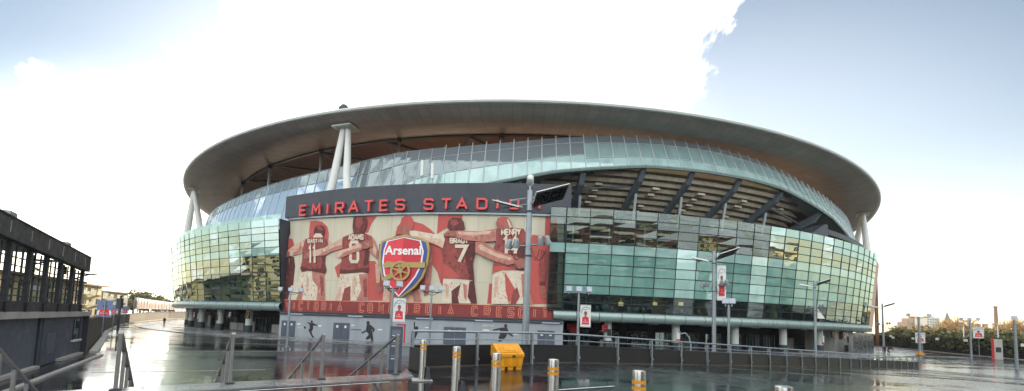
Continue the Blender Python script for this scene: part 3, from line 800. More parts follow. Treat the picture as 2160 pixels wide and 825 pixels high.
# glazed doors and turnstile bays
def gate_bay(a, b, R, z1=2.7):
    mb = MB(); mb.arcbox(a, b, R, R + .06, .05, z1, 2)
    d = mb.build('gate_door', M['g_dark'], ST)
    mb = MB()
    for t in frange(a, b, 4): mb.tube(P(t, R + .1, .05), P(t, R + .1, z1), .05, n=4)
    mb.tube(P(a, R + .1, z1), P(b, R + .1, z1), .06, n=4)
    mb.build('door_frame', M['steel'], d)
for i in range(9): gate_bay(3.2 + i * 2.9, 5.2 + i * 2.9, 104.1)
for a, b in ((-43.2, -41.6), (-38.4, -35.8), (-31.6, -28.6)): gate_bay(a, b, 107.1)
for i, (a, b, z1) in enumerate(((-45.6, -43.8, 2.6), (-35.4, -33.6, 1.5), (-33.4, -32.2, 1.5), (-26.8, -22.2, 1.6), (-40.6, -39.4, 2.5), (-30.6, -30.0, 1.9), (6, 7.2, 1.2), (29.3, 30.8, 2.3))):
    mb = MB(); R = 108.6 if a < 0 else 105.4
    mb.arcbox(a, b, R, R + .25, .05, z1, 2); mb.build('turnstile_panel', M['concrete'], ST)
for a in (-44.5, -41, -37.6, -33.9, -30, -26, 4, 8.5, 13, 18, 24, 30):
    mb = MB(); mb.arcbox(a, a + .8, 112.9, 113.3, 4.02, 4.13, 1); mb.build('soffit_light', M['lens'], ST)
# --- wall under the mural, ledge, doors
MR = 114.6
mb = MB(); mb.arcbox(-21.5, 1.75, MR - .6, MR, 0, 3.95, 24); mb.build('ground_floor_wall', M['wallgrey'], ST)
mb = MB(); mb.arcbox(-21.6, 1.7, MR - .5, MR + .30, 3.97, 4.12, 24); mb.build('wall_ledge', M['charcoal'], ST)
mb = MB(); mb.arcbox(-21.6, 1.7, MR + .004, MR + .12, 3.55, 3.8, 24); mb.build('cable_tray', M['charcoal'], ST)
for a in (-20.2, -14.6, -9.0, -4.6, .2):
    mb = MB(); mb.arcbox(a, a + 1.3, MR + .125, MR + .26, 3.62, 3.78, 2); mb.build('ledge_lamp', M['lens'], ST)
for px0, px1 in ((593, 622), (703, 737), (936, 983), (1134, 1170)):
    a = hit(px0, 700, MR)[0]; b = hit(px1, 700, MR)[0]; m_ = (a + b) / 2
    for p, q in ((a, m_ - .012), (m_ + .012, b)):
        mb = MB(); mb.arcbox(p, q, MR, MR + .05, .1, 2.6, 2); d = mb.build('wall_door', M['navy'], ST)
        mb = MB(); c = (p + q) / 2; mb.arcbox(c - .09, c + .09, MR + .05, MR + .06, 1.85, 2.2, 1)
        mb.build('door_notice', M['white'], d)
# --- mural backing wall and sign backing structure
mb = MB(); mb.arcbox(-21.5, 1.8, 113.2, 114.25, 4.13, 19.3, 24); mb.build('mural_wall', M['concrete_dark'], ST)
mb = MB(); mb.arcbox(-21.4, 2.2, 108, 114.6, 19.32, 19.62, 24); mb.build('sign_shelf', M['steel'], ST)
# --- dark plant box and louvred screen on the right, pink mural past the glass
mb = MB()
tl = hit(1745, 478, 114); q = []
mb.prism([P(24.6, 113.6, 20.3), P(28.4, 113.6, 20.4), P(28.4, 113.6, 23.6), P(27.9, 113.6, 23.6)], P(26, 106, 0) - P(26, 113.6, 0))
mb.build('plant_box', M['charcoal'], ST)
mb = MB(); mb.arcbox(28.5, 40, 112.8, 113.2, 22.0, 23.0, 9); mb.arcbox(28.5, 40, 112.8, 113.2, 20.3, 20.7, 9)
for a in frange(28.6, 39.8, 16): mb.tube(P(a, 113, 20.3), P(a, 113, 22.6), .1, n=4)
mb.build('louvre_screen', M['steel_dark'], ST)
mb = MB()
mb.grid(lambda a, z: P(a, 113.35 + .095 * (z - 4), z), frange(RE + .1, 66, 24), (4.1, 20))
mb.build('painted_end_wall', M['pinkwall'], ST)
# --- closed back of the building
mb = MB()
mb.grid(lambda a, z: P(a, 113.5, z), frange(66, 298.4, 120), (0, 20)); mb.grid(lambda a, i: P(a, *[(113.5, 20), (111, 20), (110, 28)][i]), frange(47, 312, 140), (0, 1, 2))
mb.build('rear_wall', M['pale_render'], ST)
# left-hand end: dark block below the far support, camera cluster
mb = MB(); mb.arcbox(-56, -47, 111.8, 114.4, 19.2, 22.2, 5); mb.build('support_plinth', M['charcoal'], ST)
# cell-phone antennas on the sign roof
for px, y0, y1, w_ in ((890, 390, 341, .17), (912, 390, 347, .2)):
    a = hit(px, 380, 112.5)[0]; zt = hit(px, y1, 112.5)[1]
    mb = MB(); mb.tube(P(a, 112.5, 23.4), P(a, 112.5, zt - 2.2), .07, n=6, m=1); mb.box(P(a, 112.6, zt - 1.1), (.42, .3, 2.5), R_(a))
    for k in range(3): mb.box(P(a + .3 - .2 * k, 112.4, 24.2 + .25 * k), (.35, .3, .6), R_(a), m=1)
    tag(mb.build('phone_antenna', [M['white'], M['steel']]), 'tall white phone mast antenna, left one on the sign roof' if px < 900 else 'shorter white phone mast antenna beside its taller twin on sign roof', 'antenna', 'phone antennas on the sign roof')
for px, y1 in ((872, 352), (938, 350)):
    a = hit(px, 380, 112.5)[0]; zt = hit(px, y1, 112.5)[1]
    mb = MB(); mb.tube(P(a, 112.5, 23.4), P(a, 112.5, zt), .045, n=5); mb.tube(P(a, 112.5, 24.3), P(a + .5, 112.5, 24.3), .04, n=5)
    tag(mb.build('whip_aerial', M['steel']), 'thin grey whip aerial standing left of both white antennas' if px < 900 else 'thin grey whip aerial standing right of both white antennas', 'aerial', 'whip aerials on the sign roof')
# ------------------------------------------------------------------ the big name sign
SG = thing('name_sign', 'long dark curved sign with raised red capital letters above the mural', 'sign', P(-9.8, 114, 19.65))
mb = MB()
top = [(-21.7, 23.3), (-16, 23.75), (-9, 23.95), (0, 24.05), (2.1, 24.0)]
mb2 = [(p, lerp_tab(top, p)) for p in frange(-21.7, 2.1, 26)]
prof = lambda p, i: P(p, *[(112.0, 19.65), (114.75, 19.65), (114.75, lerp_tab(top, p)), (112.0, lerp_tab(top, p))][i % 4])
mb.grid(prof, [p for p, _ in mb2], range(5)); mb.poly([prof(-21.7, i) for i in range(4)]); mb.poly([prof(2.1, i) for i in range(4)])
mb.build('backing_panel', M['charcoal'], SG)
LET = [('E', 633, 649), ('M', 659, 678), ('I', 686, 699), ('R', 708, 727), ('A', 736, 758), ('T', 769, 789), ('E', 801, 820), ('S', 834, 855),
       ('S', 894, 915), ('T', 930, 953), ('A', 962, 987), ('D', 1005, 1028), ('I', 1043, 1056), ('U', 1074, 1095), ('M', 1114, 1140)]
for ch, x0, x1 in LET:
    RL = 115.0
    xm = (x0 + x1) / 2
    yb = lerp_tab([(633, 456), (760, 448), (855, 443.5), (1000, 442), (1140, 442)], xm)
    yt = lerp_tab([(633, 434), (760, 424.5), (855, 420.5), (1000, 419), (1140, 421)], xm)
    p0, p1 = hit(x0 + 2, 440, RL)[0], hit(x1 - 2, 440, RL)[0]; zb = hit(xm, yb, RL)[1] + .1; zt = hit(xm, yt, RL)[1] - .1
    mb = MB()
    for li, ln in enumerate(GL[ch]):
        kk = R_(1) * RL
        pts = [(p0 * kk + (p1 - p0) * kk * x, zb + (zt - zb) * y) for x, y in ln]
        for qd in strip(pts, .30):
            o_ = .006 * li
            f = [P(a / kk, RL + .22 + o_, b) for a, b in qd]; g = [P(a / kk, RL, b) for a, b in qd]
            mb.poly(f); 
            for i in range(4): mb.quad(f[i], f[(i + 1) % 4], g[(i + 1) % 4], g[i])
    for px_ in (.2, .8):
        pp = p0 + (p1 - p0) * px_
        mb.tube(P(pp, 114.74, zb + .2), P(pp, 115.0, zb + .2), .05, n=4)
    mb.build('raised_letter', M['letter_red'], SG)
# ------------------------------------------------------------------ the mural wrap
RM = 114.30
MU = thing('mural', 'huge red and cream mural of footballers seen from behind with linked arms', 'mural', P(-10, RM, 4.15))
def px2(o, pts):
    out = []
    for u, v in pts:
        out.append(hit(o + u / 3.4364, 440 + v / 3.4364, RM))
    return out
FOLD = {'shirt': ('shirt_dark', 'mural_red', 'shirt_dark'), 'shorts': ('sleeve', 'sleeve_red', 'sleeve'), 'sleeve': ('shorts', 'sleeve_red', 'sleeve_red'), 'sleeve_red': ('sleeve', 'shirt', 'sleeve'),
        'skin_art': ('shirt', 'sleeve_red'), 'hair_art': ('shirt_dark', 'shirt'), 'shirt_dark': ('hair_art', 'shirt')}
def inside(p, poly):
    x, y = p; c = False
    for (x0, y0), (x1, y1) in zip(poly, poly[1:] + poly[:1]):
        if (y0 > y) != (y1 > y) and x < (x1 - x0) * (y - y0) / (y1 - y0) + x0: c = not c
    return c
def art(name, layers, parent=MU, label=None, base=0):
    """stack of flat painted shapes; each layer (origin px, polygon, material key) sits 12 mm proud of the one below"""
    mats = []; mb = MB(); r = random.Random(len(layers) * 7 + int(layers[0][1][0][0]))
    for i, (o, pts, mk) in enumerate(layers):
        if mk not in mats: mats.append(mk)
        poly = px2(o, pts)
        poly = [(min(max(a, -21.45), 1.6), min(max(z, 6.02), 19.28)) for a, z in poly]
        ringpoly(mb, poly, RM + .012 * (base + i), mats.index(mk))
        tones = FOLD.get(mk) if len(pts) > 5 else None
        if not tones: continue
        us = [p[0] for p in pts]; vs = [p[1] for p in pts]; n = int((max(us) - min(us)) * (max(vs) - min(vs)) / (1500 if mk.startswith('sl') else 900)) + 2
        for k in range(n):
            u, v = r.uniform(min(us), max(us)), r.uniform(min(vs), max(vs)); L = r.uniform(12, 42); a = r.gauss(1.5, .55); w = r.uniform(2.0, 6.0)
            du, dv = math.cos(a) * L, math.sin(a) * L; nu, nv = -math.sin(a) * w, math.cos(a) * w
            q = [(u, v), (u + du * .4 + nu, v + dv * .4 + nv), (u + du, v + dv), (u + du * .45 - nu * .6, v + dv * .45 - nv * .6)]
            if not all(inside(p, pts) for p in q): continue
            tn = tones[r.randrange(len(tones))]
            if tn not in mats: mats.append(tn)
            qq = px2(o, q)
            if min(z for _, z in qq) < 6.05 or max(z for _, z in qq) > 19.2 or min(a_ for a_, _ in qq) < -21.4 or max(a_ for a_, _ in qq) > 1.55: continue
            ringpoly(mb, qq, RM + .012 * (base + i) + .002 + .0035 * k / n, mats.index(tn))
    ob = mb.build(name, [M[k] for k in mats], parent, fix=False)
    if label: ob['label'] = label
    return ob
mb = MB(); ringpoly(mb, [(-21.5, 4.14), (1.65, 4.14), (1.65, 19.3), (-21.5, 19.3)], RM - .02)
mb.build('cream_canvas', M['mural_cream'], MU, fix=False)
mb = MB()
for p in frange(-20.0, .4, 12): ringpoly(mb, [(p, 5.8), (p + .035, 5.8), (p + .035, 19.25), (p, 19.25)], RM - .012)
ringpoly(mb, [(-21.4, 9.2), (1.6, 9.2), (1.6, 9.26), (-21.4, 9.26)], RM - .012)
mb.build('canvas_seam', M['concrete'], MU, fix=False)
A_, B_, C_ = 590, 780, 960
for _shape in [
    (A_, [(222, 92), (260, 86), (310, 98), (345, 130), (356, 180), (352, 240), (330, 260), (212, 220), (214, 160)], 'mural_red'),
    (A_, [(600, 56), (705, 56), (665, 110), (640, 175), (600, 175)], 'mural_red'),
    (A_, [(398, 425), (470, 370), (480, 500), (420, 500)], 'mural_red'),
    (A_, [(640, 380), (690, 380), (725, 440), (752, 560), (760, 668), (640, 668)], 'mural_red'),
    (B_, [(185, 190), (200, 130), (235, 95), (300, 90), (380, 110), (440, 150), (480, 190), (500, 260), (540, 300), (535, 420), (528, 560), (512, 540), (490, 460), (455, 410), (430, 400), (400, 300), (300, 240)], 'mural_red'),
    (B_, [(497, 36), (672, 36), (672, 110), (560, 140), (487, 185)], 'mural_red'),
    (C_, [(655, 30), (740, 30), (740, 692), (560, 692), (540, 600), (520, 280), (560, 190), (650, 200)], 'mural_red'),
    (C_, [(248, 545), (275, 545), (266, 690), (232, 690)], 'mural_red')]:
    art('red_lettershape', [_shape], base=1)
art('painted_player', [
    (A_, [(56, 110), (75, 100), (78, 180), (60, 225), (92, 225), (106, 260), (100, 340), (65, 360), (80, 560), (60, 668), (20, 668), (38, 400), (45, 200)], 'shirt_dark'),
    (A_, [(60, 215), (92, 220), (106, 260), (98, 310), (62, 300)], 'mural_red'),
    (A_, [(70, 350), (105, 350), (112, 420), (98, 555), (75, 560), (70, 450)], 'shirt_dark')], label='partly hidden figure cut off by the left glass edge')
def words(parent, name, o, txt, boxes, w, base, mk='shorts'):
    """lettering painted in strokes: boxes is (u0, v_bottom, u1, v_top) per glyph"""
    mb = MB()
    for ch, (u0, vb, u1, vt) in zip(txt, boxes):
        for li, ln in enumerate(GL[ch]):
            pts = px2(o, [(u0 + (u1 - u0) * x, vb + (vt - vb) * y) for x, y in ln])
            k = R_(1) * RM
            for qd in strip([(a * k, z) for a, z in pts], w):
                ringpoly(mb, [(a / k, z) for a, z in qd], RM + .012 * (base + li * .2))
    return mb.build(name, M[mk], parent, fix=False)
def row(u0, u1, vb0, vb1, h, n, gap=.28):
    st = (u1 - u0) / n
    return [(u0 + st * i, vb0 + (vb1 - vb0) * i / n, u0 + st * (i + 1 - gap), vb0 + (vb1 - vb0) * i / n - h) for i in range(n)]
SH = lambda o, pts: (o, pts, 'shirt')
pl = art('painted_player', [
    (A_, [(345, 222), (392, 255), (345, 300), (325, 300), (325, 220)], 'sleeve'),
    (A_, [(165, 455), (200, 446), (290, 450), (325, 470), (332, 560), (330, 665), (118, 665), (115, 600), (140, 510)], 'shorts'),
    (A_, [(235, 450), (290, 455), (326, 475), (331, 665), (268, 665), (278, 570), (240, 520)], 'sleeve_red'),
    (A_, [(118, 665), (150, 590), (168, 540), (176, 600), (160, 665)], 'sleeve_red'),
    (A_, [(196, 470), (215, 520), (208, 600), (196, 560)], 'sleeve'),
    (A_, [(292, 480), (318, 500), (322, 600), (304, 640), (300, 560)], 'shirt'),
    SH(A_, [(190, 222), (250, 205), (318, 205), (347, 222), (354, 260), (337, 330), (331, 400), (342, 450), (330, 478), (290, 456), (200, 452), (165, 462), (152, 435), (165, 380), (170, 300)]),
    (A_, [(300, 300), (340, 270), (331, 400), (342, 450), (330, 470), (300, 450), (310, 380)], 'shirt_dark'),
    (A_, [(165, 420), (230, 440), (300, 436), (330, 450), (326, 470), (200, 448), (165, 458), (153, 435)], 'shirt_dark'),
    (A_, [(190, 222), (170, 300), (165, 325), (110, 340), (75, 347), (58, 310), (110, 268), (150, 245)], 'sleeve'),
    (A_, [(150, 262), (172, 280), (160, 320), (110, 338), (95, 330), (140, 300)], 'sleeve_red'),
    (A_, [(35, 322), (62, 302), (78, 318), (80, 345), (40, 360)], 'skin_art'),
    (A_, [(252, 190), (258, 140), (280, 122), (310, 122), (330, 140), (330, 178), (318, 200), (260, 200)], 'hair_art'),
    (A_, [(272, 128), (300, 124), (318, 150), (300, 160), (280, 150)], 'shirt'),
    (A_, [(250, 205), (264, 182), (302, 182), (318, 200), (318, 211), (250, 212)], 'shorts')], base=2, label='painted player in number 11 shirt, leftmost of the full figures')
words(pl, 'shirt_name', A_, 'BASTIN', row(212, 322, 250, 246, 22, 6), .17, 18)
words(pl, 'shirt_number', A_, '11', [(216, 395, 240, 272), (246, 395, 272, 270)], .42, 18)
pl = art('painted_player', [
    (A_, [(440, 470), (600, 460), (640, 470), (641, 668), (395, 668), (420, 580)], 'shorts'),
    (A_, [(470, 580), (515, 560), (512, 668), (450, 668)], 'shirt'), (A_, [(575, 478), (640, 473), (641, 668), (556, 668), (592, 590)], 'sleeve_red'),
    (A_, [(540, 480), (560, 520), (535, 620), (524, 560)], 'sleeve'), (A_, [(606, 520), (632, 500), (636, 640), (612, 640)], 'shirt'),
    (A_, [(424, 590), (448, 560), (440, 640), (420, 668), (400, 668)], 'sleeve'),
    SH(A_, [(460, 208), (540, 178), (610, 176), (666, 200), (676, 240), (652, 330), (645, 400), (652, 440), (640, 472), (600, 462), (470, 470), (438, 470), (440, 430), (450, 380), (455, 300)]),
    (A_, [(440, 440), (520, 446), (600, 430), (651, 428), (642, 472), (600, 460), (470, 472), (438, 471)], 'hair_art'),
    (A_, [(610, 260), (660, 240), (650, 330), (645, 400), (610, 425), (620, 340)], 'shirt_dark'),
    (A_, [(666, 195), (690, 230), (718, 310), (710, 372), (668, 335), (652, 305), (674, 245)], 'sleeve_red'),
    (A_, [(680, 240), (706, 300), (700, 345), (680, 320)], 'sleeve'),
    (A_, [(532, 130), (540, 62), (560, 56), (622, 56), (639, 90), (632, 140), (612, 182), (540, 182)], 'hair_art'),
    (A_, [(556, 70), (600, 66), (612, 110), (580, 150), (556, 130)], 'shirt'),
    (A_, [(456, 213), (462, 290), (390, 310), (330, 342), (246, 347), (235, 310), (330, 285), (395, 250)], 'sleeve'),
    (A_, [(400, 280), (462, 262), (460, 292), (390, 312), (330, 342), (280, 344), (340, 310)], 'sleeve_red'),
    (A_, [(247, 303), (248, 350), (205, 367), (180, 367), (185, 345), (200, 320)], 'skin_art'),
    (A_, [(400, 330), (430, 310), (500, 290), (570, 255), (597, 260), (602, 300), (540, 322), (460, 357), (430, 357)], 'sleeve'),
    (A_, [(470, 320), (540, 296), (600, 284), (602, 302), (540, 322), (460, 357), (440, 352)], 'sleeve_red'),
    (A_, [(597, 250), (640, 230), (678, 235), (682, 275), (640, 292), (600, 295)], 'skin_art')], base=2, label='painted player in number 6 shirt beside the crest')
words(pl, 'shirt_name', A_, 'ADAMS', row(508, 618, 227, 224, 32, 5), .2, 21)
words(pl, 'shirt_number', A_, '6', [(518, 386, 572, 244)], .5, 13.5)
pl = art('painted_player', [
    (B_, [(100, 600), (140, 540), (330, 540), (375, 600), (382, 676), (92, 676)], 'sleeve'),
    (B_, [(150, 600), (200, 560), (220, 676), (140, 676)], 'sleeve_red'), (B_, [(300, 560), (360, 600), (372, 676), (320, 676)], 'sleeve_red'),
    (B_, [(70, 260), (200, 190), (330, 200), (430, 250), (420, 560), (320, 600), (140, 600), (60, 480)], 'shirt'),
    (B_, [(400, 245), (440, 270), (452, 330), (452, 430), (442, 545), (400, 548), (410, 400)], 'sleeve_red'),
    (B_, [(400, 545), (442, 545), (426, 620), (396, 637), (388, 600)], 'skin_art'),
    (B_, [(40, 400), (78, 420), (76, 535), (50, 540)], 'sleeve'), (B_, [(55, 538), (85, 540), (96, 600), (70, 617), (54, 590)], 'skin_art'),
    (B_, [(222, 112), (235, 70), (260, 52), (300, 55), (318, 85), (320, 125), (300, 160), (235, 160)], 'mural_red'),
    (B_, [(228, 120), (300, 128), (312, 150), (290, 172), (238, 165)], 'skin_art')], base=2, label='painted red-haired player mostly hidden behind the crest')
pl = art('painted_player', [
    (C_, [(-84, 505), (0, 506), (140, 520), (152, 600), (160, 688), (-94, 688), (-88, 590)], 'shorts'),
    (C_, [(-25, 600), (10, 570), (42, 550), (22, 640), (30, 688), (-22, 688)], 'hair_art'), (C_, [(105, 530), (140, 523), (160, 688), (118, 688), (92, 640)], 'shirt_dark'),
    (C_, [(-70, 540), (-40, 560), (-50, 660), (-66, 620)], 'sleeve'), (C_, [(60, 540), (88, 560), (84, 670), (66, 640)], 'sleeve_red'),
    SH(C_, [(-79, 200), (-39, 183), (82, 183), (150, 240), (147, 330), (132, 400), (142, 525), (80, 515), (0, 508), (-84, 507), (-79, 400), (-94, 300)]),
    (C_, [(60, 262), (150, 250), (146, 330), (130, 415), (141, 523), (100, 515), (88, 420)], 'shirt_dark'),
    (C_, [(-80, 400), (-20, 440), (40, 500), (-10, 506), (-84, 505)], 'mural_red'),
    (C_, [(-54, 140), (-44, 90), (-10, 68), (42, 72), (66, 100), (74, 150), (56, 172), (-38, 165)], 'hair_art'),
    (C_, [(-30, 86), (10, 80), (30, 110), (0, 130), (-28, 120)], 'shirt'),
    (B_, [(280, 165), (330, 163), (470, 188), (537, 188), (548, 230), (532, 292), (500, 272), (420, 240), (300, 197)], 'shorts'),
    (B_, [(330, 200), (420, 215), (520, 225), (540, 250), (530, 290), (500, 270), (420, 240)], 'sleeve'),
    (B_, [(193, 187), (215, 163), (275, 153), (297, 170), (290, 197), (250, 192)], 'skin_art')], base=12, label='painted player in number 7 shirt right of the crest')
words(pl, 'shirt_name', B_, 'BRADY', row(588, 722, 252, 252, 32, 5), .2, 26)
words(pl, 'shirt_number', B_, '7', [(622, 388, 704, 276)], .5, 26)
pl = art('painted_player', [
    (C_, [(275, 470), (350, 443), (505, 452), (512, 692), (264, 692), (270, 540)], 'shorts'),
    (C_, [(360, 458), (420, 560), (444, 600), (390, 692), (368, 600)], 'mural_red'), (C_, [(420, 600), (450, 570), (470, 640), (440, 692), (400, 692)], 'shirt'),
    (C_, [(290, 500), (320, 490), (300, 620), (282, 660)], 'sleeve'), (C_, [(480, 480), (505, 470), (508, 660), (488, 640)], 'sleeve_red'),
    (C_, [(500, 560), (550, 640), (568, 692), (505, 692)], 'sleeve_red'),
    SH(C_, [(300, 150), (340, 145), (430, 145), (495, 150), (514, 180), (512, 330), (508, 455), (430, 447), (350, 447), (290, 462), (270, 482), (276, 420), (290, 350), (280, 290), (300, 240)]),
    (C_, [(440, 300), (512, 240), (512, 330), (508, 455), (440, 447), (460, 380)], 'shirt_dark'),
    (C_, [(280, 420), (350, 420), (430, 436), (430, 447), (350, 447), (290, 462), (271, 480)], 'mural_red'),
    (C_, [(297, 112), (310, 75), (345, 60), (385, 70), (405, 100), (420, 147), (350, 152), (308, 150)], 'skin_art'),
    (C_, [(318, 90), (345, 72), (366, 84), (360, 120), (330, 126)], 'mural_red'), (C_, [(375, 80), (391, 90), (413, 142), (396, 142)], 'shorts'),
    (C_, [(296, 150), (302, 240), (200, 246), (100, 236), (15, 216), (4, 190), (20, 164), (100, 167), (200, 169)], 'sleeve_red'),
    (C_, [(30, 172), (150, 176), (270, 166), (250, 190), (120, 200), (30, 190)], 'sleeve'),
    (C_, [(-82, 192), (-50, 169), (10, 164), (20, 212), (-30, 208), (-60, 205)], 'skin_art'),
    (C_, [(150, 248), (215, 248), (300, 310), (420, 348), (442, 400), (380, 412), (280, 382), (150, 322)], 'sleeve_red'),
    (C_, [(190, 262), (290, 322), (410, 362), (400, 380), (290, 350), (180, 300)], 'sleeve'),
    (C_, [(420, 348), (500, 370), (507, 430), (460, 442), (430, 402)], 'skin_art')], base=24, label='painted bald player in number 14 shirt')
words(pl, 'shirt_name', C_, 'HENRY', row(340, 480, 196, 193, 38, 5), .22, 42)
words(pl, 'shirt_number', C_, '14', [(352, 330, 388, 214), (392, 330, 456, 212)], .5, 42)
art('painted_player', [
    (C_, [(690, 190), (722, 130), (740, 190), (745, 420), (700, 690), (668, 690), (690, 400)], 'shirt_dark'),
    (C_, [(622, 298), (672, 320), (692, 360), (667, 460), (657, 535), (612, 535), (606, 460), (611, 380)], 'shirt'),
    (C_, [(612, 530), (655, 530), (652, 562), (612, 558)], 'hair_art'),
    (C_, [(615, 558), (653, 562), (662, 620), (672, 642), (640, 656), (620, 632)], 'skin_art')], base=8, label='hanging dark sleeve of a figure cut off by the right glass edge')
# motto band
BD = MB(); ringpoly(BD, [(-21.5, 4.16), (1.6, 4.16), (1.6, 5.94), (-21.5, 5.94)], RM + .03)
band = BD.build('motto_band', M['mural_band'], MU, fix=False)
mb = MB(); ringpoly(mb, [(-21.5, 5.94), (1.6, 5.94), (1.6, 6.04), (-21.5, 6.04)], RM + .034); mb.build('band_border', M['mural_line'], band, fix=False)
MOT = list(zip('VICTORIA', (607, 620, 634, 650, 667, 683, 698, 717))) + list(zip('CONCORDIA', (763, 781, 804, 826, 854, 880, 904, 928, 951))) + list(zip('CRESCIT', (1001, 1028, 1054, 1078, 1101, 1128, 1150)))
for ch, x in MOT:
    w_ = lerp_tab([(600, 8.5), (900, 11), (1150, 13)], x)
    p0, z_ = hit(x - w_ / 2 + 1.4, 650, RM); p1 = hit(x + w_ / 2 - 1.4, 650, RM)[0]; k = R_(1) * RM
    mb = MB()
    for wd, lay, mi in ((.36, .042, 0), (.15, .06, 1)):
        for li, ln in enumerate(GL[ch]):
            for qd in strip([(p0 * k + (p1 - p0) * k * a, 4.46 + 1.16 * b) for a, b in ln], wd):
                ringpoly(mb, [(a / k, z) for a, z in qd], RM + lay + li * .004, mi)
    mb.build('motto_letter', [M['mural_line'], M['mural_band']], band, fix=False)
# ------------------------------------------------------------------ crest on the mural
ca, cz = hit(780 + 240 / 3.4364, 440 + 415 / 3.4364, 115.2)
CR = thing('club_crest', 'giant red, blue and gold shield crest with cannon mounted on the mural', 'crest', P(ca, 114.9, cz), R_(ca))
kx = (hit(900, 560, 115.2)[0] - hit(800, 560, 115.2)[0]) * R_(1) * 115.2 / 100 / 3.4364 
kz = (hit(850, 520, 115.2)[1] - hit(850, 620, 115.2)[1]) / 100 / 3.4364
cl = lambda pts, y: [Vector(((u - 240) * kx, y, (415 - v) * kz)) for u, v in pts]
def crest_part(name, pts, y0, y1, mk, parent=CR):
    mb = MB(); mb.prism(cl(pts, -y0), (0, -(y1 - y0), 0)); o = mb.build(name, M[mk], None)
    o.parent = parent; return o
crest_part('gold_surround', [(70, 235), (130, 212), (240, 186), (350, 208), (412, 235), (426, 300), (416, 410), (386, 500), (332, 572), (235, 648), (150, 587), (90, 512), (64, 400), (61, 300)], 0, .32, 'gold')
crest_part('blue_field', [(85, 245), (130, 228), (240, 203), (350, 224), (397, 245), (410, 310), (400, 410), (372, 490), (322, 557), (232, 636), (158, 580), (103, 505), (80, 400), (76, 310)], .32, .40, 'crest_blue')
crest_part('white_line', [(116, 236), (240, 207), (362, 232), (387, 310), (377, 410), (342, 490), (302, 547), (224, 641), (148, 560), (106, 480), (90, 390), (97, 300)], .40, .45, 'crest_white')
crest_part('red_field', [(126, 240), (240, 212), (224, 628), (158, 555), (118, 475), (102, 390), (108, 300)], .45, .50, 'crest_red')
crest_part('red_field', [(240, 212), (353, 236), (376, 310), (366, 405), (332, 485), (294, 538), (224, 628)], .451, .502, 'crest_red2')
CN = crest_part('cannon_barrel', [(404, 390), (404, 430), (285, 430), (180, 427), (122, 434), (104, 420), (104, 404), (120, 396), (130, 386), (180, 392), (285, 393)], .52, .66, 'gold')
crest_part('gun_trail', [(178, 462), (196, 498), (112, 530), (94, 520), (98, 508)], .52, .62, 'gold', CN)
mb = MB(); wc = (232, 455); ring_o = [(wc[0] + 72 * math.cos(t * math.pi / 14), wc[1] + 72 * math.sin(t * math.pi / 14)) for t in range(28)]; ring_i = [(wc[0] + 56 * math.cos(t * math.pi / 14), wc[1] + 56 * math.sin(t * math.pi / 14)) for t in range(28)]
for i in range(28):
    j = (i + 1) % 28; mb.prism(cl([ring_o[i], ring_o[j], ring_i[j], ring_i[i]], -.68), (0, -.12, 0))
for s in range(6):
    a = s * math.pi / 3 + .3; c, sn = math.cos(a), math.sin(a)
    mb.prism(cl([(wc[0] + c * 18 - sn * 6, wc[1] + sn * 18 + c * 6), (wc[0] + c * 57 - sn * 4, wc[1] + sn * 57 + c * 4), (wc[0] + c * 57 + sn * 4, wc[1] + sn * 57 - c * 4), (wc[0] + c * 18 + sn * 6, wc[1] + sn * 18 - c * 6)], -.69), (0, -.09, 0))
mb.prism(cl([(wc[0] + 20 * math.cos(t * math.pi / 8), wc[1] + 20 * math.sin(t * math.pi / 8)) for t in range(16)], -.68), (0, -.16, 0))
o = mb.build('cannon_wheel', M['gold'], None); o.parent = CN
polys = font_polys('Arsenal', 1.0, .028); us = [a for f in polys for a, _ in f]; vs_ = [b for f in polys for _, b in f]
mb = MB(); sx = 262 / (max(us) - min(us)); sy = 66 / (max(vs_) - min(vs_))
for f in polys: mb.poly(cl([(108 + (a - min(us)) * sx, 337 - (b - min(vs_)) * sy) for a, b in f], -.53))
o = mb.build('crest_lettering', M['crest_white'], None, fix=False); o.parent = CR
# ------------------------------------------------------------------ silhouettes on the ground-floor wall
def sil(ox, oy, sc, heads, polys, label):
    mb = MB(); RS = MR + .022
    for k, pts in enumerate(polys): ringpoly(mb, [hit(ox + u / sc, oy + v / sc, RS) for u, v in pts], RS + .003 * k)
    kids = []
    for k, (u, v, r) in enumerate(heads):
        mb_ = mb if k == 0 else MB()
        if k: kids.append(mb_)
        ringpoly(mb_, [hit(ox + (u + r * math.cos(t * math.pi / 6)) / sc, oy + (v + r * 1.15 * math.sin(t * math.pi / 6)) / sc, RS) for t in range(12)], RS + .012 + .003 * k)
    so_ = mb.build('player_silhouette', M['black'], None, fix=False)
    for q_ in kids: q_.build('ball', M['black'], so_, fix=False)
    tag(so_, label, 'wall graphic', 'black player silhouettes on the ground-floor wall')
sil(460, 620, 4.025, [(795, 235, 9), (737, 286, 9)], [[(785, 246), (805, 246), (845, 265), (843, 272), (808, 268), (806, 300), (792, 320), (802, 350), (814, 365), (805, 378), (793, 360), (773, 320), (767, 308), (778, 290), (776, 258), (757, 246), (758, 240)]], 'black silhouette of a player kicking a ball, arms spread, between two doors')
sil(460, 620, 4.025, [(1274, 246, 14)], [[(1262, 260), (1290, 260), (1318, 283), (1332, 300), (1320, 326), (1308, 322), (1314, 302), (1302, 302), (1314, 350), (1320, 412), (1300, 414), (1296, 375), (1270, 388), (1253, 386), (1257, 372), (1280, 345), (1260, 320), (1222, 337), (1214, 328), (1255, 308)]], 'black silhouette of a running player with bent knee, right of the grey doors')
sil(800, 600, 3.6667, [(290, 336, 11)], [[(267, 288), (275, 288), (278, 330), (302, 335), (300, 370), (287, 400), (272, 430), (257, 464), (233, 464), (257, 420), (262, 380), (268, 350)]], 'black silhouette of a player raising one arm straight up')
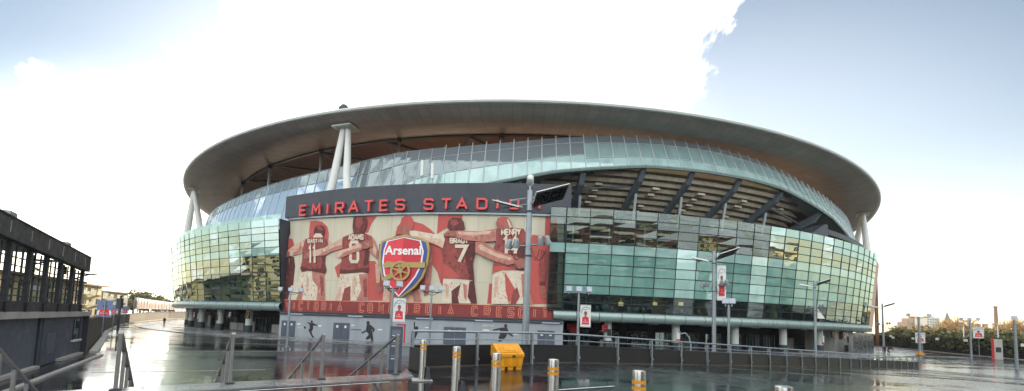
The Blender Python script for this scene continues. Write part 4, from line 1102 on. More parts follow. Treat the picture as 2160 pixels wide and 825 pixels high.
sil(800, 600, 3.6667, [(978, 321, 13)], [[(962, 333), (990, 336), (1002, 370), (1037, 398), (1030, 406), (992, 380), (977, 410), (942, 442), (920, 442), (923, 410), (938, 375), (933, 352), (880, 359), (879, 349), (935, 336)]], 'black silhouette of a celebrating player with arms stretched wide')
def plaque(px0, y0, px1, y1, mk, label):
    a, zt = hit(px0, y0, MR); b, zb = hit(px1, y1, MR); mb = MB(); mb.arcbox(a, b, MR + .01, MR + .03, zb, zt, 1)
    tag(mb.build('wall_plaque', M[mk]), label, 'plaque', 'small plaques beside the silhouettes')
for x0, y0, x1, y1, mk, lb in ((627, 682, 634, 685, 'white', 'small white plaque left of the ball-kicking silhouette'), (672, 686, 678, 689, 'white', 'small white plaque right of the ball-kicking silhouette'),
        (627, 689, 640, 693, 'concrete', 'grey text plaque under the white one by the kicking silhouette'), (741, 685, 749, 687, 'white', 'small white plaque left of the running silhouette'),
        (740, 694, 762, 697, 'navy', 'dark text plaque left of the running silhouette'), (797, 694, 806, 697, 'white', 'small white plaque right of the running silhouette'),
        (1018, 684, 1042, 690, 'concrete', 'grey text plaque above the celebrating silhouette arm'), (1018, 695, 1032, 698, 'white', 'small white plaque left of the celebrating silhouette'),
        (1083, 703, 1093, 706, 'white', 'small white plaque right of the celebrating silhouette'), (897, 690, 904, 692, 'white', 'small white plaque right of the arm-raising silhouette')):
    plaque(x0, y0, x1, y1, mk, lb)
# gate signs under the bullnose
def gate(ch, px, py, w_, h_, R, bg_, fgm, label, ofs):
    a, z = hit(px, py, R); G = thing('gate_sign', label, 'gate sign', P(a, R, z), R_(a), 'lettered gate signs under the stadium overhang')
    mb = MB(); mb.box((ofs, .06, 0), (w_, .1, h_)); o = mb.build('sign_panel', M[bg_], None); o.parent = G
    mb = MB()
    for li, ln in enumerate(GL[ch]):
        for qd in strip([((x - .5) * .66 + .25, (y - .5) * .86) for x, y in ln], .24): mb.poly([(x, -.02 - .004 * li, z_) for x, z_ in qd])
    o = mb.build('gate_letter', M[fgm], None, fix=False); o.parent = G
gate('G', 409, 664, 2.2, 1.25, 112.8, 'cloth_red', 'crest_white', 'red gate sign with a white letter G under the overhang', -.2)
gate('F', 484, 664.5, 2.0, 1.2, 112.8, 'black', 'crest_white', 'black gate sign with a white letter F under the overhang', -.2)
gate('D', 1780, 707, 2.0, 1.2, 112.8, 'cloth_red', 'crest_white', 'red gate sign with a white letter D near the metal hoarding', -.3)
gate('7', 521, 665, 1.0, 1.2, 112.8, 'black', 'orange', 'small dark hanging sign with an orange mark between two columns', .2)
gate('1', 1756, 706, 1.0, 1.1, 112.8, 'black', 'orange', 'small hanging sign with an orange mark left of the D sign', .2)
gate('F', 1273, 693, .9, 1.0, 112.9, 'black', 'crest_red', 'small black and red sign projecting from the column near the grey doors', .2)
a, z = hit(1208, 690, 108); mb = MB(); mb.arcbox(a - .45, a + .45, 107.8, 108, z - .55, z + .55, 2); mb.arcbox(a - .2, a + .6, 108.0, 108.1, z - .95, z - .2, 2)
tag(mb.build('ticket_sign', M['redpanel']), 'red hanging sign deep under the overhang right of the mural', 'sign')
# notices on the columns
for i, (ac, mk, lb) in enumerate(((11.1, 'white', 'white notice with red foot on the column right of the flag lamp'), (28.05, 'white', 'white notice on the column left of the D gate'), (33.7, 'black', 'dark notice on the column beneath the D gate sign'), (5.45, 'black', 'dark notice on the column beside the small projecting sign'),
        (-33.05, 'black', 'dark notice on the column right of the letter F'), (-38.6, 'white', 'white notice on the column between the G and F gate signs'), (-44.15, 'black', 'dark notice on the column right of the letter G'))):
    mb = MB(); mb.arcbox(ac - .16, ac + .16, 112.81, 112.86, 1.9, 3.1, 1)
    if mk == 'white': mb.arcbox(ac - .16, ac + .16, 112.81, 112.865, 1.6, 1.9, 1, m=1)
    tag(mb.build('column_notice', [M[mk], M['redpanel']]), lb, 'notice', 'notices on the concourse columns')
# ------------------------------------------------------------------ handrails of the steps
HRH = 1.12
SR = Vector((-.648, .7616)); ER = Vector((.7616, .648))
def handrail(start, label, n=6):
    H = thing('stair_handrail', label, 'handrail', (start.x, start.y, LZ), 0, 'steel handrails down the plaza steps')
    sl = .43; zs = lambda t: LZ + HRH - sl * t
    pt = lambda t, z: Vector((start.x + SR.x * t, start.y + SR.y * t, z))
    mb = MB(); side = Vector((ER.x, ER.y, 0))
    def bar(p, q, wd, th):
        d = (q - p).normalized(); up = side.cross(d).normalized(); L = (q - p).length
        A = Matrix((side, d, up)).transposed(); mb.box((p + q) / 2, (wd, L, th), M=A)
    bar(pt(-.05, zs(0)), pt(5.1, zs(5.1)), .075, .05)
    mb.build('handrail_bar', M['rail'], H)
    for i in range(n):
        t = i * .98; mb = MB(); zb = LZ + .03 - sl * t - .3 if i else LZ + .03
        A = Matrix((side, Vector((SR.x, SR.y, 0)), Vector((0, 0, 1)))).transposed()
        ht = zs(t) - zb - .03
        mb.box(pt(t, zb + ht / 2), (.055, .10, ht), M=A)
        po = mb.build('rail_post', M['rail'], H)
        if i == 0:
            mb = MB(); mb.box(pt(0, LZ + .045), (.16, .2, .03), M=A); mb.build('post_foot', M['steel_dark'], po)
for st, lb in ((E1 - ED * .25 - SD * .12, 'steel stair handrail ending beside the ramp barrier'), (None, 0)):
    if st: handrail(st, lb)
for px, py, lb in ((677, 800, 'steel stair handrail in front of the kicking silhouette, second from the barrier'), (484, 809, 'steel stair handrail seen almost end-on before the F gate'), (243, 823, 'steel stair handrail standing against the bright wet plaza')):
    g = ground(px, py, LZ + .03); handrail(Vector((g.x, g.y)), lb)
handrail(Vector((-9.0, 6.6)), 'steel stair handrail running down beside the dark pavilion wall')
# ------------------------------------------------------------------ ramp barrier
BR = thing('ramp_barrier', 'long grey steel barrier with dark mesh panels along the descending ramp', 'barrier', (P0.x, P0.y, LZ))
def bpt(s, z, off=0.0): p = P0 + U * s + W * off; return Vector((p.x, p.y, ramp_z(s) + z))
ss = [.12] + [2.43 + 2.35 * i for i in range(24)] + [SL - .15]
mb = MB(); mb.path([bpt(s, 1.18) for s in ss], .042, 8); mb.build('top_rail', M['steel'], BR, smooth=True)
mb = MB(); mb.path([bpt(s, .92, .03) for s in ss], .024, 6); mb.build('mid_rail', M['steel'], BR, smooth=True)
def mesh_mat():
    t = NT('dark_slatted_mesh'); g = t.pos()
    sx = t.new('ShaderNodeSeparateXYZ'); t.link(g, sx.inputs[0])
    f = t.math('FRACT', t.math('MULTIPLY', sx.outputs[2], 26)); s = t.math('LESS_THAN', f, .4)
    t.link(t.mix(s, (.012, .012, .013, 1), (.032, .034, .036, 1)), t.b.inputs['Base Color']); t.b.inputs['Roughness'].default_value = .45
    t.b.inputs['Metallic'].default_value = .3
    return t.mat
M['mesh'] = mesh_mat()
for i in range(len(ss) - 1):
    a, b = ss[i] + .05, ss[i + 1] - .05
    mb = MB(); mb.prism([bpt(a, .05, -.01), bpt(b, .05, -.01), bpt(b, .70, -.01), bpt(a, .70, -.01)], (-W.x * .03, -W.y * .03, 0))
    pn = mb.build('mesh_panel', M['mesh'], BR)
    mb = MB(); mb.tube(bpt(a, .72), bpt(b, .72), .022, n=4); mb.build('panel_edge', M['steel_dark'], pn)
for s in ss:
    mb = MB(); A = Matrix((Vector((U.x, U.y, 0)), Vector((-U.y, U.x, 0)), Vector((0, 0, 1)))).transposed()
    mb.box(bpt(s, .57, .05), (.075, .03, 1.2), M=A); mb.box(bpt(s, .57, -.075), (.075, .03, 1.2), M=A); mb.box(bpt(s, 1.1, -.012), (.07, .094, .06), M=A)
    po = mb.build('barrier_post', M['steel'], BR)
    mb = MB(); mb.box(bpt(s, .97, -.02), (.06, .2, .06), M=A); mb.build('rail_bracket', M['steel'], po)
    mb = MB(); mb.box(bpt(s, .25, .09), (.1, .05, .08), M=A); mb.build('foot_bracket', M['steel'], po)
mb = MB(); mb.prism([bpt(.0, -2.1, .02), bpt(SL, -.05, .02), bpt(SL, .04, .02), bpt(6, .05, .02), bpt(0, .05, .02)], (-W.x * .24, -W.y * .24, 0))
tag(mb.build('ramp_retaining_wall', M['concrete_dark']), 'low stained concrete wall carrying the ramp barrier', 'wall')
mb = MB(); e = E1 + ED * .12; A = Matrix.Rotation(math.atan2(ED.y, ED.x), 3, 'Z')
mb.box((e.x + .12, e.y + .5, LZ + .36), (.06, 1.0, .7), M=A)
tag(mb.build('end_screen', M['mesh']), 'short dark screen panel closing the barrier at the top step', 'screen')
# ------------------------------------------------------------------ bollards
def bollard():
    B = thing('bollard', '', 'bollard', (0, 0, 0), 0, 'stainless steel bollards across the landing')
    r = .085
    mb = MB(); mb.lathe([(r, 0), (r, .80)], n=24); o = mb.build('post', M['stainless'], None, smooth=True); o.parent = B
    mb = MB(); mb.lathe([(r, .918), (r, 1.0), (r * .96, 1.03), (r * .7, 1.04)], n=24); o2 = mb.build('cap', M['stainless'], None, smooth=True); o2.parent = B
    mb = MB(); mb.lathe([(r, .846), (r, .875)], n=24, caps=False); o3 = mb.build('plain_band', M['stainless'], None, smooth=True); o3.parent = B
    for z in (.80, .875):
        mb = MB(); mb.lathe([(r + .0015, z), (r + .0015, z + .043)], n=24, caps=False); b_ = mb.build('reflective_band', M['orange'], None, smooth=True); b_.parent = B
    mb = MB(); mb.box((0, 0, .012), (.5, .5, .02)); b_ = mb.build('base_plate', M['concrete'], None); b_.parent = B
    return B
bol = bollard()
BP = [(893, 717, 'steel bollard farthest from the viewer, on a pale base plate near the steps'), (963, 731, 'steel bollard second from the steps, left of the yellow bin'), (1047, 745, 'steel bollard overlapping the yellow grit bin'),
      (1168, 758, 'steel bollard just right of the yellow grit bin'), (1348, 782, 'large steel bollard standing alone before the open tarmac'), (1652, 815, 'steel bollard showing only its cap at the bottom edge')]
for i, (px, py, lb) in enumerate(BP):
    o = bol if i == 0 else copy_tree(bol)
    d = ray(px + (1 if i < 3 else 0), py); t = (LZ + 1.04 - HC) / d.z
    o.location = (d.x * t, d.y * t, LZ + .008); o.rotation_euler = (0, 0, rnd.uniform(0, 1)); o['label'] = lb
    if i < 2:
        mb = MB(); x, y = d.x * t, d.y * t
        mb.prism([(x + .10, y - .06, LZ + .03), (x + .24, y - .06, LZ + .03), (x + .19, y - .06, LZ + .30), (x + .12, y - .06, LZ + .34)], (0, .12, 0))
        tag(mb.build('locking_wedge', M['steel_dark']), 'small dark steel wedge at the foot of the farthest bollard' if i == 0 else 'small dark steel wedge at the foot of the second bollard', 'wedge', 'wedges beside bollards')
# ------------------------------------------------------------------ yellow grit bin
gb = ground(1069, 786, 2.06); ga = math.atan2(U.y, U.x) - .12
GB = thing('grit_bin', 'yellow plastic grit bin with sloping lid against the ramp barrier', 'grit bin', (gb.x, gb.y + .2, ramp_z(3.0)), ga); GB.scale = (.85, .85, .86)
def gp(o): o.parent = GB; return o
mb = MB(); w0, w1, d0, d1 = .49, .54, .32, .36
def fru(z0, z1, a0, b0, a1, b1):
    q0 = [(-a0, -b0, z0), (a0, -b0, z0), (a0, b0, z0), (-a0, b0, z0)]; q1 = [(-a1, -b1, z1), (a1, -b1, z1), (a1, b1, z1), (-a1, b1, z1)]
    mb.poly(q0[::-1]); mb.poly(q1)
    for i in range(4): mb.quad(q0[i], q0[(i + 1) % 4], q1[(i + 1) % 4], q1[i])
fru(.12, .50, w0, d0, w1, d1)
gp(mb.build('bin_body', M['yellow'], None))
for sx in (-.36, 0, .36):
    mb = MB(); mb.box((sx, -.05, .065), (.22, .56, .13)); mb.box((sx, -.345, .27), (.15, .03, .28)); gp(mb.build('bin_foot', M['yellow'], None))
mb = MB(); prof_ = [(-.385, .50), (.385, .50), (.385, .96), (.20, .97), (-.385, .60)]
mb.prism([(-.56, y, z) for y, z in prof_], (1.12, 0, 0)); ld = gp(mb.build('bin_lid', M['yellow'], None))
mb = MB(); n_ = Vector((0, -.37, .585)).normalized(); al = Vector((0, .585, .37)).normalized()
c_ = Vector((0, -.09, .785)) + n_ * .012; A = Matrix((Vector((1, 0, 0)), al, n_)).transposed()
mb.box(c_, (.74, .46, .03), M=A); mb.box(c_ + n_ * .02, (.52, .28, .02), M=A); o = mb.build('lid_panel', M['yellow'], None); o.parent = ld
mb = MB(); mb.box((.1, -.395, .52), (.12, .03, .07)); o = mb.build('lid_latch', M['black'], None); o.parent = ld
# ------------------------------------------------------------------ lamp masts with LED arrays
def led_panel(mast, c, tilt, yaw, sx, sy, nod=-24):
    A = Matrix.Rotation(yaw, 3, 'Z') @ Matrix.Rotation(tilt, 3, 'Y') @ Matrix.Rotation(R_(nod), 3, 'X')
    mb = MB(); mb.box(c, (sx, sy, .05), M=A); p = mb.build('lamp_panel', M['white'], None); p.parent = mast
    mb = MB()
    for i in range(4):
        for j in range(3):
            mb.box(Vector(c) + A @ Vector(((i - 1.5) * sx / 4.3, (j - 1) * sy / 3.3, -.055)), (sx / 4.9, sy / 3.9, .06), M=A)
    o = mb.build('lamp_module', M['led'], None); o.parent = p
def floodlight(mast, c, yaw):
    A = Matrix.Rotation(yaw, 3, 'Z') @ Matrix.Rotation(R_(25), 3, 'X')
    mb = MB(); mb.T = Matrix.Translation(c) @ A.to_4x4()
    mb.lathe([(.10, .26), (.14, .2), (.15, 0), (.21, -.14), (.21, -.2)], n=12); o = mb.build('floodlight', M['steel'], None, smooth=True); o.parent = mast
    mb = MB(); mb.T = Matrix.Translation(c) @ A.to_4x4(); mb.lathe([(.18, -.203), (.17, -.21)], n=12); q = mb.build('lens', M['lens'], None); q.parent = o
def lamp_mast(h, hl, rr=.17, camera=False):
    L = thing('lamp_mast', '', 'lamp mast')
    L['group'] = 'tall masts with square lamp panels'
    def ad(n, mb, mk, sm=False, par=L): o = mb.build(n, M[mk], None, smooth=sm); o.parent = par; return o
    mb = MB(); mb.path([(0, 0, 0), (0, 0, h * .5), (0, 0, h)], [rr, rr * .9, rr * .72], 8); po = ad('pole', mb, 'steel')
    mb = MB(); mb.box((0, 0, .03), (.6, .6, .06)); mb.tube((0, 0, hl - .6), (0, 0, hl - .52), rr * 1.05, n=8); mb.tube((0, 0, h - 1.2), (0, 0, h - 1.1), rr * .9, n=8); ad('pole_collar', mb, 'steel_dark', par=po)
    mb = MB(); mb.tube((-1.0, 0, h - .55), (1.1, 0, h - .25), .04, n=6); mb.tube((-1.5, .0, h - 1.0), (-.1, 0, h - .75), .035, n=6); ad('lamp_arm', mb, 'steel')
    led_panel(L, Vector((1.08, -.1, h - .28)), R_(-20), R_(16), 1.9, 1.35, -18)
    led_panel(L, Vector((-1.15, .05, h - .72)), R_(16), R_(-10), 1.5, .9, 15)
    mb = MB(); mb.tube((-1.05, 0, hl - .12), (1.05, 0, hl + .12), .05, n=6); ad('floodlight_arm', mb, 'steel')
    for x, yw in ((-1.0, .5), (-.62, .1), (.62, -.1), (1.0, -.5)): floodlight(L, Vector((x, -.18, hl + .12 * x + .12)), yw)
    for x0, x1 in ((-.95, -.15), (.95, .15), (.6, .12)):
        mb = MB(); mb.path([(x0 + (x1 - x0) * t, -.2 + .1 * t, hl - .1 - .75 * math.sin(math.pi * min(t * .9 + .05, 1)) + .1 * t) for t in frange(0, 1, 8)], .018, 4); ad('drooping_cable', mb, 'black')
    if camera:
        mb = MB(); mb.path([(0, 0, h), (0, 0, h + .25)], .05, 6); mb.path([(-.16, 0, h + .62), (-.17, 0, h + .36), (0, 0, h + .22), (.17, 0, h + .36), (.16, 0, h + .62)], .025, 6); b = ad('camera_bracket', mb, 'steel')
        mb = MB(); mb.T = Matrix.Translation((0, 0, h + .62)) @ Matrix.Rotation(R_(80), 4, 'X') @ Matrix.Rotation(R_(0), 4, 'Y')
        mb.lathe([(.12, -.28), (.17, -.25), (.18, .1), (.15, .22), (.05, .26)], n=16); ad('security_camera', mb, 'white', True)
    return L
def place_mast(px, ytop, Y, hlpx, label, rz=0.0, camera=False, rr=.19):
    a = at(px, ytop, Y); hl = at(px, hlpx, Y).z
    L = lamp_mast(a.z, hl, rr, camera); L.location = (a.x, a.y, .0); L.rotation_euler = (0, 0, rz); L['label'] = label; return L
ma = place_mast(1118, 402, 20, 518, 'tallest lamp mast, in front of the mural, with a white camera on top', -.05, True)
mb_ = place_mast(1506, 530, 35.5, 602, 'lamp mast with square panels and a long player banner, before the glass front', -.3)
mc = place_mast(1718, 592, 60, 648, 'lamp mast with square panels left of the D gate', -.55, rr=.2)
md = place_mast(1861, 640, 80, 684, 'lamp mast with square panels at the far right corner of the stadium', -.6, rr=.2)
# ------------------------------------------------------------------ small floodlight posts
def flood_post(h, heads, label, loc, rz, r=.1, spread=.75):
    L = thing('floodlight_post', label, 'lamp post', loc, 0, 'slim posts with square floodlights')
    def ad(n, mb, mk, par=L): o = mb.build(n, M[mk], None); o.parent = par; return o
    mb = MB(); mb.path([(0, 0, 0), (0, 0, h)], [r, r * .7], 8); mb.box((0, 0, .02), (.4, .4, .04)); ad('pole', mb, 'steel')
    xs = [0] if heads == 1 else frange(-spread, spread, heads - 1)
    mb = MB(); mb.tube((min(xs) - .1, 0, h - .05), (max(xs) + .1, 0, h - .05), .045, n=6); mb.tube((min(xs) * .9, 0, h - .05), (0, 0, h - .35), .03, n=5); mb.tube((max(xs) * .9, 0, h - .05), (0, 0, h - .35), .03, n=5); ad('crossbar', mb, 'steel_dark')
    for x in xs:
        A = Matrix.Rotation(x * .3, 3, 'Z') @ Matrix.Rotation(R_(-12), 3, 'X'); c = Vector((x, -.06, h + .28))
        mb = MB(); mb.box(c, (.46, .14, .42), M=A); mb.box(c + Vector((0, .05, -.3)), (.08, .08, .2)); o = ad('floodlight', mb, 'steel')
        mb = MB(); mb.box(c + A @ Vector((0, -.08, 0)), (.38, .02, .34), M=A); ad('lens', mb, 'lens', o)
    L.rotation_euler = (0, 0, rz); return L
def post_at(px, ytop, Y, heads, label, rz=0, r=.1, sp=.75):
    a = at(px, ytop, Y); return flood_post(a.z, heads, label, (a.x, a.y, 0), rz, r, sp)
post_at(613, 616, 43.5, 3, 'slim floodlight post with three square heads left of the mural', .35, .13, 1.0)
fp2 = post_at(829, 607, 28, 2, 'floodlight post with two heads carrying a player banner below the crest', .25, .12, .45)
post_at(911, 615, 32.7, 3, 'slim floodlight post with three square heads right of the crest', .1, .09)
fp4 = post_at(1221, 618, 29.2, 3, 'floodlight post with three heads and a player banner, right of the mural', 0, .11)
post_at(1537, 643, 29.5, 2, 'short floodlight post with two flat heads just right of the banner mast', -.4, .12, .22)
def right_post(px, py, ytop, heads, label, rz=0, sp=.7, r=.17):
    g = ground(px, py); a = at(px - 3, ytop, g.y); return flood_post(a.z, heads, label, (g.x, g.y, 0), rz, r, sp)
rp1 = right_post(1941, 760, 668, 2, 'grey lamp post with two spread heads beside the barrier end', -.8, 1.1, .2)
right_post(2049, 756, 676, 3, 'grey lamp post with three upright heads on the right plaza', -.8, 1.0)
right_post(2145, 779, 675, 1, 'grey lamp post with a single head at the far right of the plaza', -.9)
right_post(2035, 738, 688, 2, 'small distant lamp post with flat heads before the ivy fence', -.8, .8, .16)
right_post(2108, 742, 686, 2, 'small distant lamp post with flat heads behind the red totem', -.8, .9, .16)
g = rp1.location; mb = MB(); mb.tube((g[0], g[1], .9), (g[0], g[1], 1.35), .26, n=10); mb.box((g[0], g[1], .88), (.95, .55, .16))
tag(mb.build('post_guard', M['yellow']), 'yellow guard strapped round the lamp post by the barrier end', 'guard')
# ------------------------------------------------------------------ player banners
def banner(loc, rz, w_, h_, label, arm=True, bgm='white', skin=(0.25, .12, .08), lean=0.0):
    B = thing('player_banner', label, 'banner', loc, rz, 'printed player banners')
    def ad(n, mb, mk, par=B, fix=False): o = mb.build(n, M[mk], None, fix=fix); o.parent = par; return o
    mb = MB(); mb.box((w_ / 2, 0, h_ / 2), (w_, .03, h_)); sh = ad('banner_sheet', mb, bgm, fix=True)
    if arm:
        mb = MB(); mb.tube((-.15, 0, h_ - .04), (w_, 0, h_ - .04), .02, n=5); mb.tube((-.15, 0, .04), (w_, 0, .04), .02, n=5); ad('banner_arm', mb, 'steel_dark', fix=True)
    X = lambda u: w_ * u; Z = lambda v: h_ * v
    def flat(n, pts, mk, d, par=sh):
        mb = MB(); mb.poly([(X(u), -.02 - .004 * d, Z(v)) for u, v in pts]); return ad(n, mb, mk, par)
    ell = lambda cx, cy, rx, ry: [(cx + rx * math.cos(i * math.pi / 8), cy + ry * math.sin(i * math.pi / 8)) for i in range(16)]
    flat('shirt_print', [(.12, .12), (.88, .12), (.92, .30), (.84, .42), (.62, .47), (.38, .47), (.16, .42), (.08, .30)], 'crest_red', 1)
    mb = MB()
    for pts in ([(.04, .12), (.15, .12), (.2, .40), (.14, .42), (.05, .32)], [(.85, .12), (.96, .12), (.95, .32), (.86, .42), (.80, .40)]): mb.poly([(X(u), -.028, Z(v)) for u, v in pts])
    ad('sleeve_print', mb, 'crest_white', sh)
    flat('neck_print', [(.42, .44), (.58, .44), (.57, .54), (.43, .54)], 'skin_art', 2); flat('face_print', ell(.5, .6, .135, .085), 'skin_art', 3)
    flat('hair_print', [(.36, .6), (.37, .66), (.43, .70), (.57, .70), (.63, .66), (.64, .6), (.6, .645), (.5, .655), (.4, .645)], 'hair_art', 4)
    mb = MB()
    for qd in strip([(X(u), Z(v)) for u, v in ((.1, .62), (.14, .78), (.3, .87), (.55, .9), (.8, .87), (.92, .78))], w_ * .05): mb.poly([(x, -.03, z) for x, z in qd])
    for qd in strip([(X(u), Z(v)) for u, v in ((.18, .74), (.3, .79), (.42, .76), (.56, .81), (.7, .78))], w_ * .035): mb.poly([(x, -.03, z) for x, z in qd])
    ad('arch_print', mb, 'blue_poster', sh)
    mb = MB()
    pol = font_polys('Fly', 1.0); pol2 = font_polys('Emirates', 1.0)
    for pp, u0, v0, s in ((pol, .40, .275, .15), (pol2, .26, .20, .135)):
        for f in pp: mb.poly([(X(u0) + a * s * w_, -.034, Z(v0) + b * s * w_ * 1.3) for a, b in f])
    ad('shirt_lettering', mb, 'crest_white', sh)
    return B
pa = fp2.location; za = at(829, 679, pa[1]).z; zb = at(829, 628, pa[1]).z
banner((pa[0] + .10, pa[1] - .02, za), .25, .86, zb - za, 'player banner with dark-haired man in red shirt below the crest')
pa = fp4.location; za = at(1232, 690, pa[1]).z; zb = at(1232, 643, pa[1]).z
banner((pa[0] + .14, pa[1] - .02, za), 0.0, .80, zb - za, 'player banner on the three-headed post right of the mural')
pa = mb_.location; za = at(1520, 634, pa[1]).z; zb = at(1520, 560, pa[1]).z
banner((pa[0] + .24, pa[1] - .1, za), -.1, .78, zb - za, 'long player banner high on the lamp mast before the glass front')
pa = mc.location; za = at(1725, 672, pa[1]).z
mb = MB(); mb.prism([(pa[0] + .3, pa[1] - .1, za), (pa[0] + 1.5, pa[1] - .1, za), (pa[0] + .3, pa[1] - .1, za + 1.6)], (0, .03, 0))
tag(mb.build('furled_banner', M['white']), 'white triangular end of a furled banner on the mast left of gate D', 'banner')
M['pav'] = plain('muted_blue_panel', srgb(104, 114, 130), .5, var=.16, scale=.7, streak=True)
# ------------------------------------------------------------------ map totem by the barrier, info totem on the right plaza
g = ground(829, 782); x, y = g.x, g.y + .4
T = thing('map_totem', 'tall grey-blue information totem with red frame behind the barrier start', 'totem', (x, y, 0), .3)
def adp(n, mb, mk, par): o = mb.build(n, M[mk], None); o.parent = par; return o
mb = MB(); mb.box((0, 0, 1.55), (.86, .16, 3.1)); body = adp('totem_body', mb, 'navy', T)
mb = MB(); mb.box((.28, 0, 3.22), (.62, .18, .10)); mb.box((.54, 0, 2.6), (.10, .18, 1.34)); adp('red_frame', mb, 'redpanel', T)
for z, h_ in ((2.7, .3), (2.2, .18), (1.9, .1), (1.0, .16)):
    mb = MB(); mb.box((-.03, -.086, z), (.6, .012, h_)); adp('information_panel', mb, 'pav', body)
for z in (2.45, 2.05, 1.7, .8):
    mb = MB(); mb.box((-.08, -.087, z), (.45, .012, .06)); adp('printed_line', mb, 'white', body)
g = ground(2103, 758)
T2 = thing('info_totem', 'red and white information totem standing on the right plaza', 'totem', (g.x, g.y, 0), -.75)
mb = MB(); mb.box((.2, 0, 1.8), (.95, .45, 3.6)); b2 = adp('totem_body', mb, 'concrete', T2)
mb = MB(); mb.box((-.42, 0, 1.85), (.28, .5, 3.7)); adp('red_side', mb, 'redpanel', T2)
mb = MB(); mb.box((.2, -.236, 1.7), (.6, .02, .9)); adp('dark_screen', mb, 'black', b2)
for px, py, yt, lb in ((1946, 745, 702, 'player poster on a thin pole behind the barrier-end lamp post'), (2066, 751, 691, 'player poster on a thin pole right of the three-headed lamp post')):
    g = ground(px, py); top = at(px, yt, g.y).z
    S = thing('poster_pole', 'thin grey pole ' + ('behind the barrier-end lamp post' if px < 2000 else 'right of the three-headed lamp post'), 'pole', (g.x, g.y, 0), 0, 'thin poles with posters')
    mb = MB(); mb.tube((0, 0, 0), (0, 0, top + .1), .09, n=6); adp('pole', mb, 'steel', S); mb = MB(); mb.box((0, 0, .05), (.5, .5, .1)); adp('pole_foot', mb, 'concrete', S)
    banner((g.x - 1.3 if px > 2000 else g.x - 1.6, g.y - .15, top - 2.2), -.75, 1.45, 2.2, lb, arm=False)
# metal hoarding at the right end of the concourse
a0, a1 = 30.4, 36.0
H = thing('site_hoarding', 'scuffed silver metal hoarding under the right end of the stadium', 'hoarding', P(33.4, 115.6, .09))
for i in range(4):
    mb = MB(); mb.arcbox(a0 + 1.42 * i + .02, a0 + 1.42 * (i + 1) - .02, 115.5, 115.6, .1, 3.7, 1); mb.build('hoarding_sheet', M['metal_sheet'], H)
mb = MB(); mb.arcbox(a0, a0 + 5.7, 115.45, 115.66, 3.7, 3.85, 4); mb.build('hoarding_rail', M['steel'], H)
# tall sign pylon past the far corner
g = at(1857, 640, 118)
mb = MB(); zt = at(1866, 590, 118).z; mb.box((g.x - 1.5, 118, zt / 2 - 1.5), (.4, .4, zt - 3)); mb.box((g.x - 1.0, 118, zt / 2), (.36, .4, zt)); mb.tube((g.x - 1.4, 118, zt - 3), (g.x - 1.4, 118, zt), .1, n=6); mb.tube((g.x - 1.0, 118, zt), (g.x - 1.0, 118, zt + 1.8), .1, n=6); mb.box((g.x - 1.25, 118, zt * .55), (.3, .2, .2)); mb.box((g.x - 1.25, 118, zt * .3), (.3, .2, .2))
tag(mb.build('steel_pylon', M['roofbrown']), 'tall narrow pylon rising just past the stadium right edge', 'pylon')
# ------------------------------------------------------------------ dark pavilion on the left
a = Vector((-34.0, 31.2)); b = Vector((-19.5, 12.4))
du = (b - a).normalized(); dn = Vector((-du.y, du.x)); dn = dn if dn.dot(Vector((1, 0))) > 0 else -dn      # dn faces the plaza
LB = (b - a).length
PV = thing('pavilion', 'dark pavilion with open slatted upper storey at the left', 'building', ((a.x + b.x) / 2 - dn.x * 4, (a.y + b.y) / 2 - dn.y * 4, 0))
ang = math.atan2(du.y, du.x)
def pp(s, d, z): p = a + du * s - dn * d; return Vector((p.x, p.y, z))
def pbox(mb, s0, s1, d0, d1, z0, z1, m=0):
    q = [pp(s0, d0, z0), pp(s1, d0, z0), pp(s1, d1, z0), pp(s0, d1, z0)]; mb.prism(q, (0, 0, z1 - z0), m)
M['pav'] = plain('pavilion_wall_paint', srgb(92, 100, 112), .5, var=.16, scale=.7, streak=True)
M['pav_dark'] = plain('pavilion_cladding', srgb(52, 56, 62), .55, var=.16, scale=.7, streak=True)
mb = MB(); pbox(mb, .3, LB, .3, 9, .02, 3.0); mb_wall = mb.build('wall', M['pav'], PV)
mb = MB(); pbox(mb, 0, LB, -.05, 9, 3.0, 3.36); mb.build('concrete_beam', M['concrete'], PV)
S0 = 3.0
zt_ = lambda s: 7.40 + .022 * (s - S0); zf_ = lambda s: 6.35 + .029 * (s - S0)
mb = MB(); pbox(mb, S0, LB, .0, .35, 3.36, 3.9); mb.build('parapet', M['pav_dark'], PV)
for i in range(8):
    mb = MB(); pbox(mb, S0 + .2 + i * 2.6, S0 + .5 + i * 2.6, -.08, -.004, 3.36, 3.85); mb.build('parapet_stub', M['black'], PV)
for d, nm in ((-.25, 'roof_fascia'), (8.3, 'rear_fascia')):
    up = 0 if d < 0 else .45
    mb = MB(); mb.prism([pp(S0, d, zf_(S0) + up), pp(LB, d, zf_(LB) + up), pp(LB, d, zt_(LB)), pp(S0, d, zt_(S0))], -Vector((dn.x, dn.y, 0)) * .4)
    fo = mb.build(nm, M['pav_dark'], PV)
    if d < 0: fa = fo
for i in range(7):
    s = S0 + 1.6 + i * 2.6; mb = MB(); pbox(mb, s, s + .05, -.275, -.252, zf_(s) + .25, zt_(s) - .15); mb.build('fascia_joint', M['concrete'], fa)
mb = MB(); mb.prism([pp(S0 - .1, -.3, zt_(S0) + .002), pp(LB, -.3, zt_(LB) + .002), pp(LB, 8.9, zt_(LB) + .002), pp(S0 - .1, 8.9, zt_(S0) + .002)], (0, 0, .06)); mb.build('roof', M['pav_dark'], PV)
for i in range(8):
    s = S0 + .05 + i * 2.6; mb = MB(); pbox(mb, s, s + .30, .0, .18, 3.9, zf_(s) + .05); mb.build('pillar', M['pav_dark'], PV)
    if i % 2 == 1:
        mb = MB(); pbox(mb, s + .5, s + .75, 8.3, 8.6, 3.36, 6.9); mb.build('rear_pillar', M['pav_dark'], PV)
